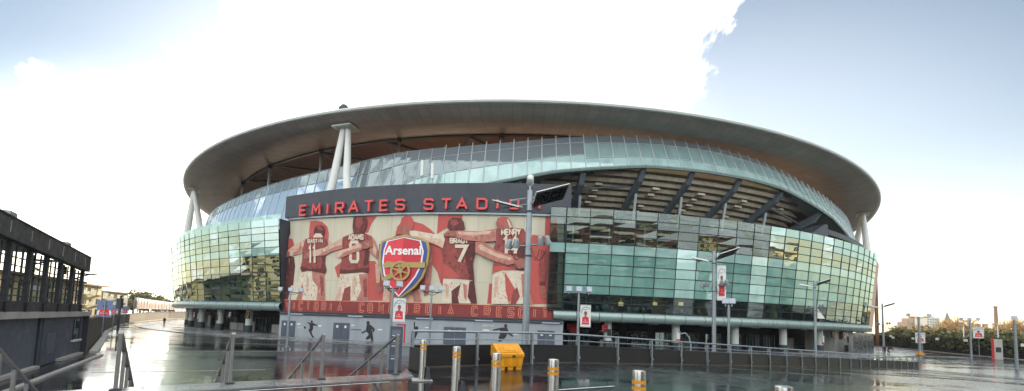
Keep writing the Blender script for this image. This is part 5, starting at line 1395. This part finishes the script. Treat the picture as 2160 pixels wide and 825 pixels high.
for z, w_ in ((4.15, .05), (4.5, .05), (4.85, .05), (5.25, .07), (5.65, .05), (6.05, .05)):
    mb = MB(); pbox(mb, S0, LB, .1, .16, z, z + w_); mb.build('slat', M['pav_dark'], PV)
for i in range(24):
    s = S0 + .6 + i * .87; mb = MB(); pbox(mb, s, s + (.06 if i % 2 else .12), .17, .23, 3.9, zf_(s)); mb.build('mullion', M['pav_dark'], PV)
for s0, s1, z0_, z1_ in ((4.0, 4.9, 3.9, 5.2), (6.2, 7.0, 5.85, 6.4), (9.9, 10.5, 4.0, 4.75), (12.2, 13.0, 5.25, 6.5), (15.2, 15.9, 5.2, 5.85)):
    mb = MB(); pbox(mb, s0, s1, .25, .3, z0_, z1_); mb.build('infill_panel', M['g_dark'], PV)
mb = MB(); pbox(mb, 1.4, 3.0, .24, .31, 1.25, 2.75); wn = mb.build('window', M['g_dark'], PV)
mb = MB(); pbox(mb, 1.3, 3.2, .1, .3, 1.12, 1.24); mb.build('sill', M['white'], wn)
mb = MB(); pbox(mb, 6.6, 9.6, .24, .32, .05, 2.9); gd = mb.build('garage_door', M['navy'], PV)
mb = MB(); pbox(mb, 7.3, 8.9, .2, .25, .7, 2.0); o = mb.build('access_hatch', M['pav'], gd)
for s0, s1, d0, d1 in ((10.2, 10.35, .22, .32), (.15, .45, 0, .4)):
    mb = MB(); pbox(mb, s0, s1, d0, d1, .05, 2.99); mb.build('wall_pier', M['pav_dark'], PV)
for s0, s1 in ((1.0, 6.4), (10.5, LB)):
    mb = MB(); pbox(mb, s0, s1, .0, .28, .02, .19); mb.build('plinth', M['concrete'], PV)
mb = MB(); pbox(mb, 2.2, LB, -1.3, -1.05, .0, .10); tag(mb.build('kerb', M['concrete']), kind='structure')
for i, (s, lb) in enumerate(((7.6, 'grey floodlight box on the pavilion roof edge, further one'), (16.6, 'grey floodlight box on the pavilion roof edge, nearer one'))):
    mb = MB(); zt = zt_(s) + .06; mb.box(pp(s, .2, zt + .2), (.8, .45, .3), ang); mb.tube(pp(s, .2, zt), pp(s, .2, zt + .1), .06, n=5)
    tag(mb.build('roof_floodlight', M['steel']), lb, 'floodlight', 'floodlights on the pavilion roof')
for px, py, Y, x2, lb in ((107, 551, 22.5, 60, 'grey flat lamp on a bracket arm in front of the slats'), (190, 579, 29, 160, 'grey flat lamp on a bracket arm at the pavilion end')):
    e = at(px, py, Y); f = at(x2, py + 8, Y + (1.2 if px < 150 else .5))
    mb = MB(); mb.path([f, e], .05, 6); mb.box(e - Vector((.35, 0, -.02)), (1.2, .5, .09), .3); mb.tube(f, Vector((f.x - .1, f.y + .6, f.z - .2)), .05, n=6)
    tag(mb.build('bracket_lamp', M['steel_dark']), lb, 'lamp', 'bracket lamps on the pavilion')
# ------------------------------------------------------------------ boundary wall sweeping away to the left, posters and picture fence
wp = [Vector((-34.6, 31.6)), Vector((-47, 44)), Vector((-62, 58.7)), Vector((-80, 78)), Vector((-93, 93)), Vector((-112, 118)), Vector((-135, 152)), Vector((-160, 200))]
hw = [2.75, 2.6, 2.5, 2.3, 2.2, 2.6, 3.0, 3.4]
mb = MB()
for i in range(len(wp) - 1):
    p, q = wp[i], wp[i + 1]; n_ = (q - p).normalized(); n_ = Vector((-n_.y, n_.x)) * .35
    f = [(p.x, p.y, 0), (q.x, q.y, 0), (q.x, q.y, hw[i + 1]), (p.x, p.y, hw[i])]; g = [(x + n_.x, y + n_.y, z) for x, y, z in f]
    mb.poly(f); mb.poly(g[::-1]); mb.quad(f[3], f[2], g[2], g[3])
tag(mb.build('boundary_wall', M['concrete_dark']), 'long stained concrete wall sweeping away left of the stadium', 'wall')
mb = MB()
for i in range(len(wp) - 1):
    p, q = wp[i], wp[i + 1]; n_ = (q - p).normalized(); n_ = Vector((n_.y, -n_.x))
    c = (p + q) / 2 + n_ * .5; mb.box((c.x, c.y, .06), ((q - p).length, .5, .12), math.atan2((q - p).y, (q - p).x))
tag(mb.build('wall_kerb', M['concrete']), kind='structure')
for px, y0, y1, Y, lb in ((214, 633, 669, 47, 'blue and white player poster, largest of the three at the left wall'), (237, 643, 663, 62, 'blue and white player poster, middle one at the left wall'), (262, 646, 661, 84, 'blue and white player poster, smallest one at the left wall')):
    t_, b_ = at(px, y0, Y), at(px, y1, Y); h_ = t_.z - b_.z
    wd = h_ * .66
    PO = banner((b_.x - wd / 2, Y, b_.z), .55, wd, h_, lb, arm=False, bgm='blue_poster')
    mb = MB(); mb.tube((b_.x, Y + .25, 0), (b_.x, Y + .25, b_.z + h_), .06, n=6); tag(mb.build('poster_post', M['steel']), lb.split(',')[0].replace('blue and white player poster', 'thin grey post holding') + ' ' + lb.split(',')[1].replace('one', '').strip() + ' poster', 'post', 'posts holding the left posters')
PF = thing('picture_fence', 'long fence with white and red picture panels above the far left wall', 'fence', (-115, 122, 2.6))
fx = [Vector((-95, 97)), Vector((-113, 121)), Vector((-136, 155)), Vector((-161, 203))]
kk = 0
for (p, q) in zip(fx, fx[1:]):
    L_ = (q - p).length; n_ = max(2, int(L_ / 5))
    for i in range(n_):
        c0 = p + (q - p) * ((i + .04) / n_); c1 = p + (q - p) * ((i + .96) / n_)
        mb = MB(); mb.quad((c0.x, c0.y, 3.7), (c1.x, c1.y, 3.7), (c1.x, c1.y, 6.5), (c0.x, c0.y, 6.5), 0)
        pn = mb.build('picture_panel', [M['white']], PF, fix=False)
        for r in range(3):
            u0 = .08 + r * .3; d = c1 - c0; nn_ = Vector((d.y, -d.x)).normalized() * .05
            x0 = c0 + d * u0 + nn_; x1 = c0 + d * (u0 + .2) + nn_; zt = 5.2 + .8 * rnd.random()
            mb = MB(); mb.quad((x0.x, x0.y, 3.8), (x1.x, x1.y, 3.8), (x1.x, x1.y, zt), (x0.x, x0.y, zt)); mb.build('picture_figure', M[('mural_red', 'blue_poster', 'sleeve', 'crest_red')[kk % 4]], pn, fix=False); kk += 1
        mb = MB(); mb.tube((c0.x, c0.y, 2.4), (c0.x, c0.y, 6.9), .09, n=5); mb.build('fence_post', M['steel'], PF)
# dark control box on a pole by the left wall
g = ground(248, 700); mb = MB(); mb.tube((g.x, g.y, 0), (g.x, g.y, 5.6), .14, n=8); mb.box((g.x, g.y - .1, 4.4), (.7, .4, 1.6)); mb.tube((g.x - .2, g.y, 5.5), (g.x + 1.4, g.y, 6.0), .05, n=5); mb.box((g.x + 1.5, g.y, 6.1), (.5, .3, .2))
tag(mb.build('camera_pole', M['steel_dark']), 'dark pole with a box and lamp near the left posters', 'pole')
# ------------------------------------------------------------------ apartment blocks
def apartments(label, c, rz, wd, dp, floors, bays, wall='cream_render', group=None, base=-4.0, balc=True, fh=2.9):
    hgt = floors * fh; B = thing('apartment_block', label, 'building', (c[0], c[1], base), 0, group)
    def ad(n, mb, mk, par=B, fix=True): o = mb.build(n, M[mk], None, fix=fix); o.parent = par; return o
    mb = MB(); mb.box((0, 0, hgt / 2), (wd, dp, hgt)); ad('wall', mb, wall)
    mb = MB(); mb.box((0, -.4, hgt + .3), (wd + 2.4, dp + 2.4, .45)); ad('roof', mb, 'roofbrown')
    bw = wd / bays
    for f in range(floors):
        for i in range(bays):
            x = -wd / 2 + (i + .5) * bw; z = f * fh + 1.6
            mb = MB(); mb.box((x, -dp / 2 - .02, z), (bw * .46, .12, 1.6)); w_ = ad('window', mb, 'g_dark')
            mb = MB(); mb.box((x, -dp / 2 - .06, z - .9), (bw * .54, .2, .1)); mb.box((x, -dp / 2 - .09, z), (.08, .06, 1.6)); ad('window_frame', mb, 'white', w_)
            if balc and i % 2 == 1 and f > 0:
                mb = MB(); mb.box((x, -dp / 2 - .8, f * fh + .45), (bw * .85, 1.6, .14)); mb.box((x, -dp / 2 - 1.56, f * fh + 1.0), (bw * .85, .06, .9)); ad('balcony', mb, 'pale_render')
    B.rotation_euler = (0, 0, rz); return B
# the front (local -y) of each block is turned to (cos, sin) of its facing
def facing(deg): return R_(deg + 90)
G1 = 'sunlit apartment blocks left of the plaza'
apartments('cream apartment block with brown eaves behind the pavilion slats', (-93, 70), facing(28), 22, 10, 4, 6, group=G1, base=-3)
apartments('cream apartment block with brown eaves right of the pavilion, taller corner', (-120, 101), facing(25), 20, 10, 4, 6, group=G1, base=-2.2)
apartments('pale apartment block, farthest and lowest of the left blocks', (-150, 138), facing(20), 20, 10, 4, 5, 'pale_render', G1, base=-2.6)
apartments('tall cream apartment block out past the pavilion', (-122, 46), facing(30), 26, 12, 6, 7, group=G1, base=-2)
apartments('tall pale apartment block beside the tall cream one', (-116, 12), facing(34), 24, 12, 5, 6, 'pale_render', G1, base=-2)
G2 = 'apartment blocks along the far right street'
apartments('tall cream apartment block on the right street', (138, 36), facing(148), 16, 12, 8, 4, group=G2, base=-2)
apartments('tall brick apartment block on the right street', (128, 6), facing(152), 22, 12, 7, 6, 'brick', G2, base=-2)
apartments('slim cream tower block on the right street', (132, -24), facing(140), 9, 10, 9, 3, group=G2, base=-2)
apartments('long brown brick block across the street behind the steps', (62, -46), facing(97), 100, 12, 8, 12, 'brick_dark', G2, base=-2)
apartments('pale block across the street behind the steps', (-62, -50), facing(66), 40, 12, 7, 8, 'pale_render', G2, base=-2)
# ------------------------------------------------------------------ trees
def leaf_quad(mb, c, s, r):
    u = Vector((r.gauss(0, 1), r.gauss(0, 1), r.gauss(0, 1))).normalized(); v = u.orthogonal().normalized()
    w_ = u.cross(v); a_ = r.uniform(0, 6.28); p = v * math.cos(a_) + w_ * math.sin(a_); q = u.cross(p)
    mb.quad(c - p * s - q * s * .6, c + p * s - q * s * .5, c + p * s * .8 + q * s * .6, c - p * s * .9 + q * s * .5)
def leafy_tree(label, x, y, h, rad, mk='leaf', n=700, group=None, z=0.0, ls=.5, seed=0):
    r = random.Random(seed * 31 + 5); T = thing('leafy_tree', label, 'tree', (x, y, z), 0, group)
    mb = MB(); mb.path([(0, 0, 0), (.1, 0, h * .35), (-.05, .1, h * .7)], [h * .03, h * .022, h * .008], 7)
    cl = []
    for i in range(11):
        a_ = r.uniform(0, 6.28); e = r.uniform(.0, 1); rr = rad * r.uniform(.25, .8) * (1 - .45 * e)
        c = Vector((rr * math.cos(a_), rr * math.sin(a_), h * (.38 + .52 * e))); cl.append((c, rad * r.uniform(.28, .5)))
        mb.path([(0, 0, h * (.25 + .3 * e)), c * .6 + Vector((0, 0, h * .1)), c], [h * .012, h * .007, h * .002], 4)
    o = mb.build('trunk', M['bark'], None, smooth=True); o.parent = T
    mb = MB()
    for i in range(n):
        c, s = cl[r.randrange(len(cl))]
        d = Vector((r.gauss(0, 1), r.gauss(0, 1), r.gauss(0, .8))).normalized() * s * r.uniform(.35, 1.08)
        leaf_quad(mb, c + d, ls * r.uniform(.5, 1.1), r)
    o = mb.build('crown', M[mk], None, fix=False); o.parent = T; return T
def bare_tree(label, x, y, h, rad, group=None, z=0.0, seed=0, mk='twig', n=120):
    r = random.Random(seed * 17 + 3); T = thing('bare_tree', label, 'tree', (x, y, z), 0, group)
    mb = MB(); mb.path([(0, 0, 0), (0, .1, h * .4)], [h * .028, h * .02], 6)
    tw = MB()
    for i in range(9):
        a_ = r.uniform(0, 6.28); c = Vector((rad * .55 * math.cos(a_), rad * .55 * math.sin(a_), h * r.uniform(.6, .9)))
        s = Vector((0, .1, h * r.uniform(.22, .4))); mb.path([s, s.lerp(c, .5) + Vector((0, 0, h * .04)), c], [h * .014, h * .008, h * .003], 4)
        for k in range(n):
            t = r.uniform(.35, 1); p = s.lerp(c, t); d = Vector((r.gauss(0, 1), r.gauss(0, 1), r.gauss(.9, .8))).normalized() * rad * r.uniform(.2, .62)
            q = p + d; nrm = d.cross(Vector((r.gauss(0, 1), r.gauss(0, 1), r.gauss(0, 1)))).normalized() * h * .0065
            tw.quad(p - nrm, p + nrm, q + nrm * .4, q - nrm * .4)
    o = mb.build('trunk', M['bark'], None, smooth=True); o.parent = T
    o = tw.build('crown', M[mk], None, fix=False); o.parent = T; return T
LT = [(283, 622, 175, 'bushy tree just right of the far left apartment block'), (299, 612, 185, 'tallest rounded tree above the picture fence'), (316, 622, 180, 'broad dark tree right of the tallest one above the fence'), (336, 622, 190, 'pointed tree nearest the left glass edge'), (352, 626, 200, 'low tree touching the left edge of the glass front'), (268, 626, 170, 'low bush-like tree behind the smallest poster')]
for i, (px, yt, Y, lb) in enumerate(LT):
    p = at(px, yt, Y); leafy_tree(lb, p.x, Y, p.z + 1, p.z * .52, 'leaf_olive' if i % 2 else 'leaf', 900, 'trees beyond the far left fence', -1, .55, i + 1)
# ivy-covered fence on the right
hp = [Vector((122, 150)), Vector((113, 114)), Vector((99.5, 86)), Vector((93.5, 70)), Vector((93, 50))]
def hz(i): return (3.9, 4.0, 4.0, 4.1, 4.3)[i]
IV = thing('ivy_fence', 'long dark fence overgrown with ivy along the right side of the plaza', 'fence', (99.5, 86, 0))
mb = MB()
for i in range(4):
    p, q = hp[i], hp[i + 1]; n_ = (q - p).normalized(); n_ = Vector((n_.y, -n_.x)) * .25
    f = [(p.x, p.y, 0), (q.x, q.y, 0), (q.x, q.y, hz(i + 1) - .6), (p.x, p.y, hz(i) - .6)]; g = [(x - n_.x, y - n_.y, z) for x, y, z in f]
    mb.poly(f); mb.poly(g[::-1]); mb.quad(f[3], f[2], g[2], g[3])
mb.build('fence_wall', M['dark'], IV)
mb = MB(); r = random.Random(5)
for k in range(5200):
    i = r.choices(range(4), [(hp[j + 1] - hp[j]).length for j in range(4)])[0]; t = r.random()
    p = hp[i].lerp(hp[i + 1], t); n_ = (hp[i + 1] - hp[i]).normalized(); n_ = Vector((n_.y, -n_.x)); n_ = -n_ if n_.x > 0 else n_
    zz = hz(i) * (.22 + .8 * r.random() ** .7) + .35 * math.sin(p.y * .5) + .2 * math.sin(p.y * 1.7)
    o_ = r.uniform(-.2, .35) + .3 * math.sin(p.y * .9) * (zz / 5)
    leaf_quad(mb, Vector((p.x + n_.x * o_, p.y + n_.y * o_, zz)), r.uniform(.12, .3), r)
o = mb.build('ivy', M['ivy'], IV, fix=False); o['kind'] = 'stuff'
for k, (px, py) in enumerate(((1879, 709), (1884, 712), (1926, 714), (1977, 715), (2037, 718), (2159, 728))):
    d = ray(px, py); 
    best = None
    for i in range(4):
        p, q = hp[i], hp[i + 1]; e = q - p; det = d.x * -e.y + e.x * d.y
        t = (p.x * -e.y + e.x * p.y) / det; s = (d.x * p.y - d.y * p.x) / det
        if 0 <= s <= 1: best = t
    if best is None: best = 110
    c = Vector((d.x * best, d.y * best, HC + d.z * best)) * .985; c.z = HC + d.z * best
    mb = MB(); mb.box(c, (.6, .05, .55), -.9); mb.box(c + Vector((.1, .1, 0)), (.1, .3, .1), -.9)
    tag(mb.build('fence_sign', M['white']), ('small white sign on the ivy fence nearest the stadium corner', 'lower white sign beside the corner one on the ivy fence', 'small white sign on the ivy fence behind the barrier-end lamp post', 'small white sign on the ivy fence between the two tall lamp posts', 'small white sign on the ivy fence left of the three-headed lamp post', 'small white sign on the ivy fence at the picture edge')[k], 'sign', 'small signs on the ivy fence')
mb = MB()
for i in range(4):
    p, q = hp[i], hp[i + 1]; d = q - p; n_ = d.normalized(); n_ = Vector((n_.y, -n_.x)); n_ = -n_ if n_.x > 0 else n_
    c = (p + q) / 2 + n_ * 1.6; mb.box((c.x, c.y, .07), (d.length + .5, .35, .14), math.atan2(d.y, d.x)); c = (p + q) / 2 + n_ * .8; mb.box((c.x, c.y, .05), (d.length, 1.3, .1), math.atan2(d.y, d.x))
tag(mb.build('fence_kerb', M['concrete']), kind='structure')
# bare winter trees and skyline beyond the fence
BT = [(1893, 694, 150), (1908, 690, 165), (1922, 688, 150), (1938, 686, 160), (1955, 684, 150), (1972, 688, 170), (1988, 682, 150), (2004, 676, 160), (2018, 672, 155), (2033, 676, 165), (2050, 688, 140), (2068, 692, 150), (2087, 690, 140), (2106, 692, 150), (2122, 684, 140), (2137, 678, 135), (2152, 676, 140), (2168, 676, 135)]
where = ['beside the stadium corner mast', 'left of the low brick tower', 'in front of the left brick tower', 'behind the barrier-end lamp post', 'in front of the flat-topped tower', 'right of the flat-topped tower', 'under the church spire', 'just right of the church spire', 'with the highest fan of twigs on the right skyline', 'left of the three-headed lamp', 'behind the three-headed lamp', 'right of the three-headed lamp', 'left of the tall chimney', 'at the foot of the tall chimney', 'right of the tall chimney', 'left of the single-headed lamp', 'right of the single-headed lamp', 'at the right picture edge']
for i, (px, yt, Y) in enumerate(BT):
    p = at(px, yt, Y); bare_tree('golden bare winter tree ' + where[i], p.x, Y, p.z + 4, (p.z + 4) * .5, 'bare winter trees beyond the ivy fence', -4, i + 1)
for i, (px, yt, Y) in enumerate(((1890, 702, 140), (1916, 703, 138), (1945, 705, 135), (1968, 706, 132), (1996, 704, 130), (2024, 706, 126), (2056, 708, 122), (2085, 709, 120), (2115, 708, 118), (2145, 706, 116))):
    p = at(px, yt, Y)
    leafy_tree(['low olive bush at the stadium end of the ivy fence', 'olive bush left of the barrier-end lamp post', 'olive bush right of the barrier-end lamp post', 'olive bush under the flat-topped tower', 'olive bush under the church spire', 'olive bush left of the three-headed lamp post', 'olive bush right of the three-headed lamp post', 'olive bush left of the red totem', 'olive bush right of the red totem', 'olive bush at the right picture edge'][i],
               p.x, Y, p.z + 3.2, 6, 'leaf_olive', 700, 'olive bushes behind the ivy fence', -2, .55, i + 40)
def far_block(name, label, px0, px1, yt, Y, mk, dp=14, rows=4, cols=5):
    a_, b_ = at(px0, yt, Y), at(px1, yt, Y); z0 = -6; B = thing(name, label, 'building', ((a_.x + b_.x) / 2, Y, z0)); wd = b_.x - a_.x; h = a_.z - z0
    mb = MB(); mb.box((0, dp / 2, h / 2), (wd, dp, h)); o = mb.build('wall', M[mk], None); o.parent = B
    mb = MB(); mb.box((wd * .1, dp / 2, h + 1.2), (wd * .4, dp * .5, 2.4)); o = mb.build('roof_hut', M[mk], None); o.parent = B
    for i in range(rows):
        for j in range(cols):
            mb = MB(); mb.box((-wd / 2 + wd * (j + .5) / cols, -.05, h - 2.5 - i * 3.2), (wd / cols * .55, .2, 1.6)); o = mb.build('window', M['g_dark'], None); o.parent = B
    return B
far_block('tower_block', 'left brick tower block on the right skyline', 1925, 1950, 671, 480, 'brick')
far_block('tower_block', 'flat-topped grey-topped tower block left of the church spire', 1955, 1982, 669, 460, 'pale_render')
far_block('brick_building', 'low brick building left of the brick tower on the skyline', 1913, 1926, 679, 470, 'brick', 12, 2, 3)
p = at(1997.5, 658, 520); q = at(1997.5, 683, 520)
S = thing('church_spire', 'pointed church spire on the right skyline', 'church', (p.x, 520, -6)); hh = p.z + 6; hb = q.z + 6
mb = MB(); mb.box((0, 0, hb / 2), (7, 7, hb)); o = mb.build('tower', M['brick'], None); o.parent = S
mb = MB(); mb.lathe([(4.4, hb), (.15, hh)], n=8); o = mb.build('spire', M['slate'], None); o.parent = S
for i, (px0, px1, yt, Y, lb) in enumerate(((2004, 2034, 686, 260, 'terrace of brick houses with a chimney right of the church spire'), (2036, 2072, 688, 250, 'terrace of brick houses behind the three-headed lamp post'), (2074, 2100, 690, 245, 'terrace of brick houses left of the tall chimney'))):
    a_, b_ = at(px0, yt, Y), at(px1, yt, Y); wd = b_.x - a_.x; B = thing('terraced_house', lb, 'house', ((a_.x + b_.x) / 2, Y, -6), 0, 'brick terraces on the right skyline'); h = a_.z + 6
    mb = MB(); mb.box((0, 4, (h - 3) / 2), (wd, 8, h - 3)); o = mb.build('wall', M['brick'], None); o.parent = B
    mb = MB(); mb.prism([(-wd / 2 - .3, -.4, h - 3), (-wd / 2 - .3, 8.4, h - 3), (-wd / 2 - .3, 4, h)], (wd + .6, 0, 0)); rf = mb.build('roof', M['slate'], None); rf.parent = B
    for t in (-.32, .28):
        mb = MB(); mb.box((wd * t, 4, h + .6), (2.2, 1.2, 3.2)); o = mb.build('chimney', M['brick'], None); o.parent = rf
p = at(2099.5, 646, 230); mb = MB(); mb.path([(p.x, 230, -6), (p.x, 230, p.z)], [1.1, .75], 10); mb.lathe([(.95, -.8), (.95, 0)], (p.x, 230, p.z), 10)
tag(mb.build('brick_chimney', M['brick']), 'tall slender brick chimney on the right skyline', 'chimney')
# ------------------------------------------------------------------ people
def person(label, loc, rz, joints, top, legs, group=None, scale=1.0):
    """one skinned figure: joints = dict of joint -> (x, y, z) in metres, facing -y"""
    me = bpy.data.meshes.new('person'); J = list(joints); E = [('pelvis', 'waist'), ('waist', 'chest'), ('chest', 'neck'), ('neck', 'head'), ('head', 'crown'), ('chest', 'sl'), ('sl', 'el'), ('el', 'hl'), ('chest', 'sr'), ('sr', 'er'), ('er', 'hr'),
         ('pelvis', 'tl'), ('tl', 'kl'), ('kl', 'al'), ('al', 'fl'), ('pelvis', 'tr'), ('tr', 'kr'), ('kr', 'ar'), ('ar', 'fr')]
    me.from_pydata([Vector(joints[j]) * scale for j in J], [(J.index(a_), J.index(b_)) for a_, b_ in E], [])
    o = bpy.data.objects.new('person', me); COL.objects.link(o)
    RAD = dict(pelvis=.155, waist=.14, chest=.17, neck=.065, head=.105, crown=.075, sl=.085, sr=.085, el=.06, er=.06, hl=.045, hr=.045, tl=.10, tr=.10, kl=.075, kr=.075, al=.055, ar=.055, fl=.05, fr=.05)
    md = o.modifiers.new('body', 'SKIN'); md.use_smooth_shade = True
    for i, j in enumerate(J):
        sv = me.skin_vertices[0].data[i]; sv.radius = (RAD[j] * scale, RAD[j] * scale); sv.use_root = (j == 'pelvis')
    o.modifiers.new('smooth', 'SUBSURF').levels = 2
    dg = bpy.context.evaluated_depsgraph_get(); m2 = bpy.data.meshes.new_from_object(o.evaluated_get(dg)); o.modifiers.clear(); o.data = m2
    hp_, hc_ = Vector(joints['pelvis']) * scale, Vector(joints['head']) * scale
    m2.materials.clear()
    for mt in (top, legs, 'skin', 'cloth_black'): m2.materials.append(M[mt])
    nk = Vector(joints['neck']) * scale; hands = [Vector(joints[k]) * scale for k in ('hl', 'hr')]
    for p_ in m2.polygons:
        c = p_.center
        p_.material_index = 2 if ((c - hc_).length < .14 * scale or min((c - h_).length for h_ in hands) < .06) else (3 if c.z < .11 * scale else (1 if c.z < hp_.z - .03 and abs(c.x) < .3 else 0))
    o.location = loc; o.rotation_euler = (0, 0, rz); tag(o, label, 'person', group)
    mb = MB(); mb.T = Matrix.Translation(hc_ + (Vector(joints['crown']) * scale - hc_) * .45); mb.lathe([(.02, .09), (.08, .06), (.112, 0), (.10, -.05)], n=12)
    hr_ = mb.build('hair', M['hair_art'] if top != 'cloth_black' else M['cloth_black'], None, smooth=True); hr_.parent = o
    return o
stand = dict(pelvis=(0, 0, .93), waist=(0, .0, 1.1), chest=(0, 0, 1.36), neck=(0, -.01, 1.5), head=(0, -.03, 1.62), crown=(0, -.02, 1.73), sl=(.2, 0, 1.41), el=(.26, .03, 1.14), hl=(.24, -.08, .9), sr=(-.2, 0, 1.41), er=(-.26, .05, 1.14), hr=(-.25, -.02, .88),
             tl=(.09, 0, .88), kl=(.11, -.09, .5), al=(.1, .02, .1), fl=(.11, -.14, .04), tr=(-.09, 0, .88), kr=(-.1, .02, .49), ar=(-.1, .14, .11), fr=(-.11, .0, .05))
bend = dict(pelvis=(0, .1, .92), waist=(0, -.02, 1.06), chest=(0, -.28, 1.17), neck=(0, -.42, 1.15), head=(0, -.54, 1.10), crown=(0, -.63, 1.04), sl=(.2, -.3, 1.18), el=(.24, -.4, .92), hl=(.16, -.6, .75), sr=(-.2, -.3, 1.18), er=(-.24, -.42, .92), hr=(-.14, -.62, .77),
            tl=(.09, .1, .87), kl=(.11, .02, .48), al=(.1, .12, .1), fl=(.11, -.05, .04), tr=(-.09, .1, .87), kr=(-.1, -.06, .48), ar=(-.1, -.0, .1), fr=(-.11, -.16, .04))
g = ground(346, 686); person('distant person in dark clothes walking on the sunlit left plaza', (g.x, g.y, 0), .6, stand, 'cloth_black', 'cloth_black', scale=1.03)
g = ground(1867, 748.5); person('person in red top and dark trousers beside the far right mast', (g.x, g.y, 0), 1.3, stand, 'cloth_red', 'cloth_black', scale=1.0)
g = ground(1875, 749); person('person in black jacket bending forward on the right plaza', (g.x, g.y, 0), 1.25, bend, 'cloth_black', 'cloth_grey', scale=1.12)
# ------------------------------------------------------------------ thin winter haze
mb = MB(); mb.box((0, 250, 27), (1500, 1300, 58))
hzm = bpy.data.materials.new('haze'); hzm.use_nodes = True; hn = hzm.node_tree
hn.nodes.remove(hn.nodes['Principled BSDF']); pv = hn.nodes.new('ShaderNodeVolumePrincipled')
pv.inputs['Color'].default_value = (.95, .96, .98, 1); pv.inputs['Density'].default_value = .00022; pv.inputs['Anisotropy'].default_value = .35
hn.links.new(pv.outputs['Volume'], hn.nodes['Material Output'].inputs['Volume'])
ho = mb.build('haze', hzm); tag(ho, kind='stuff')
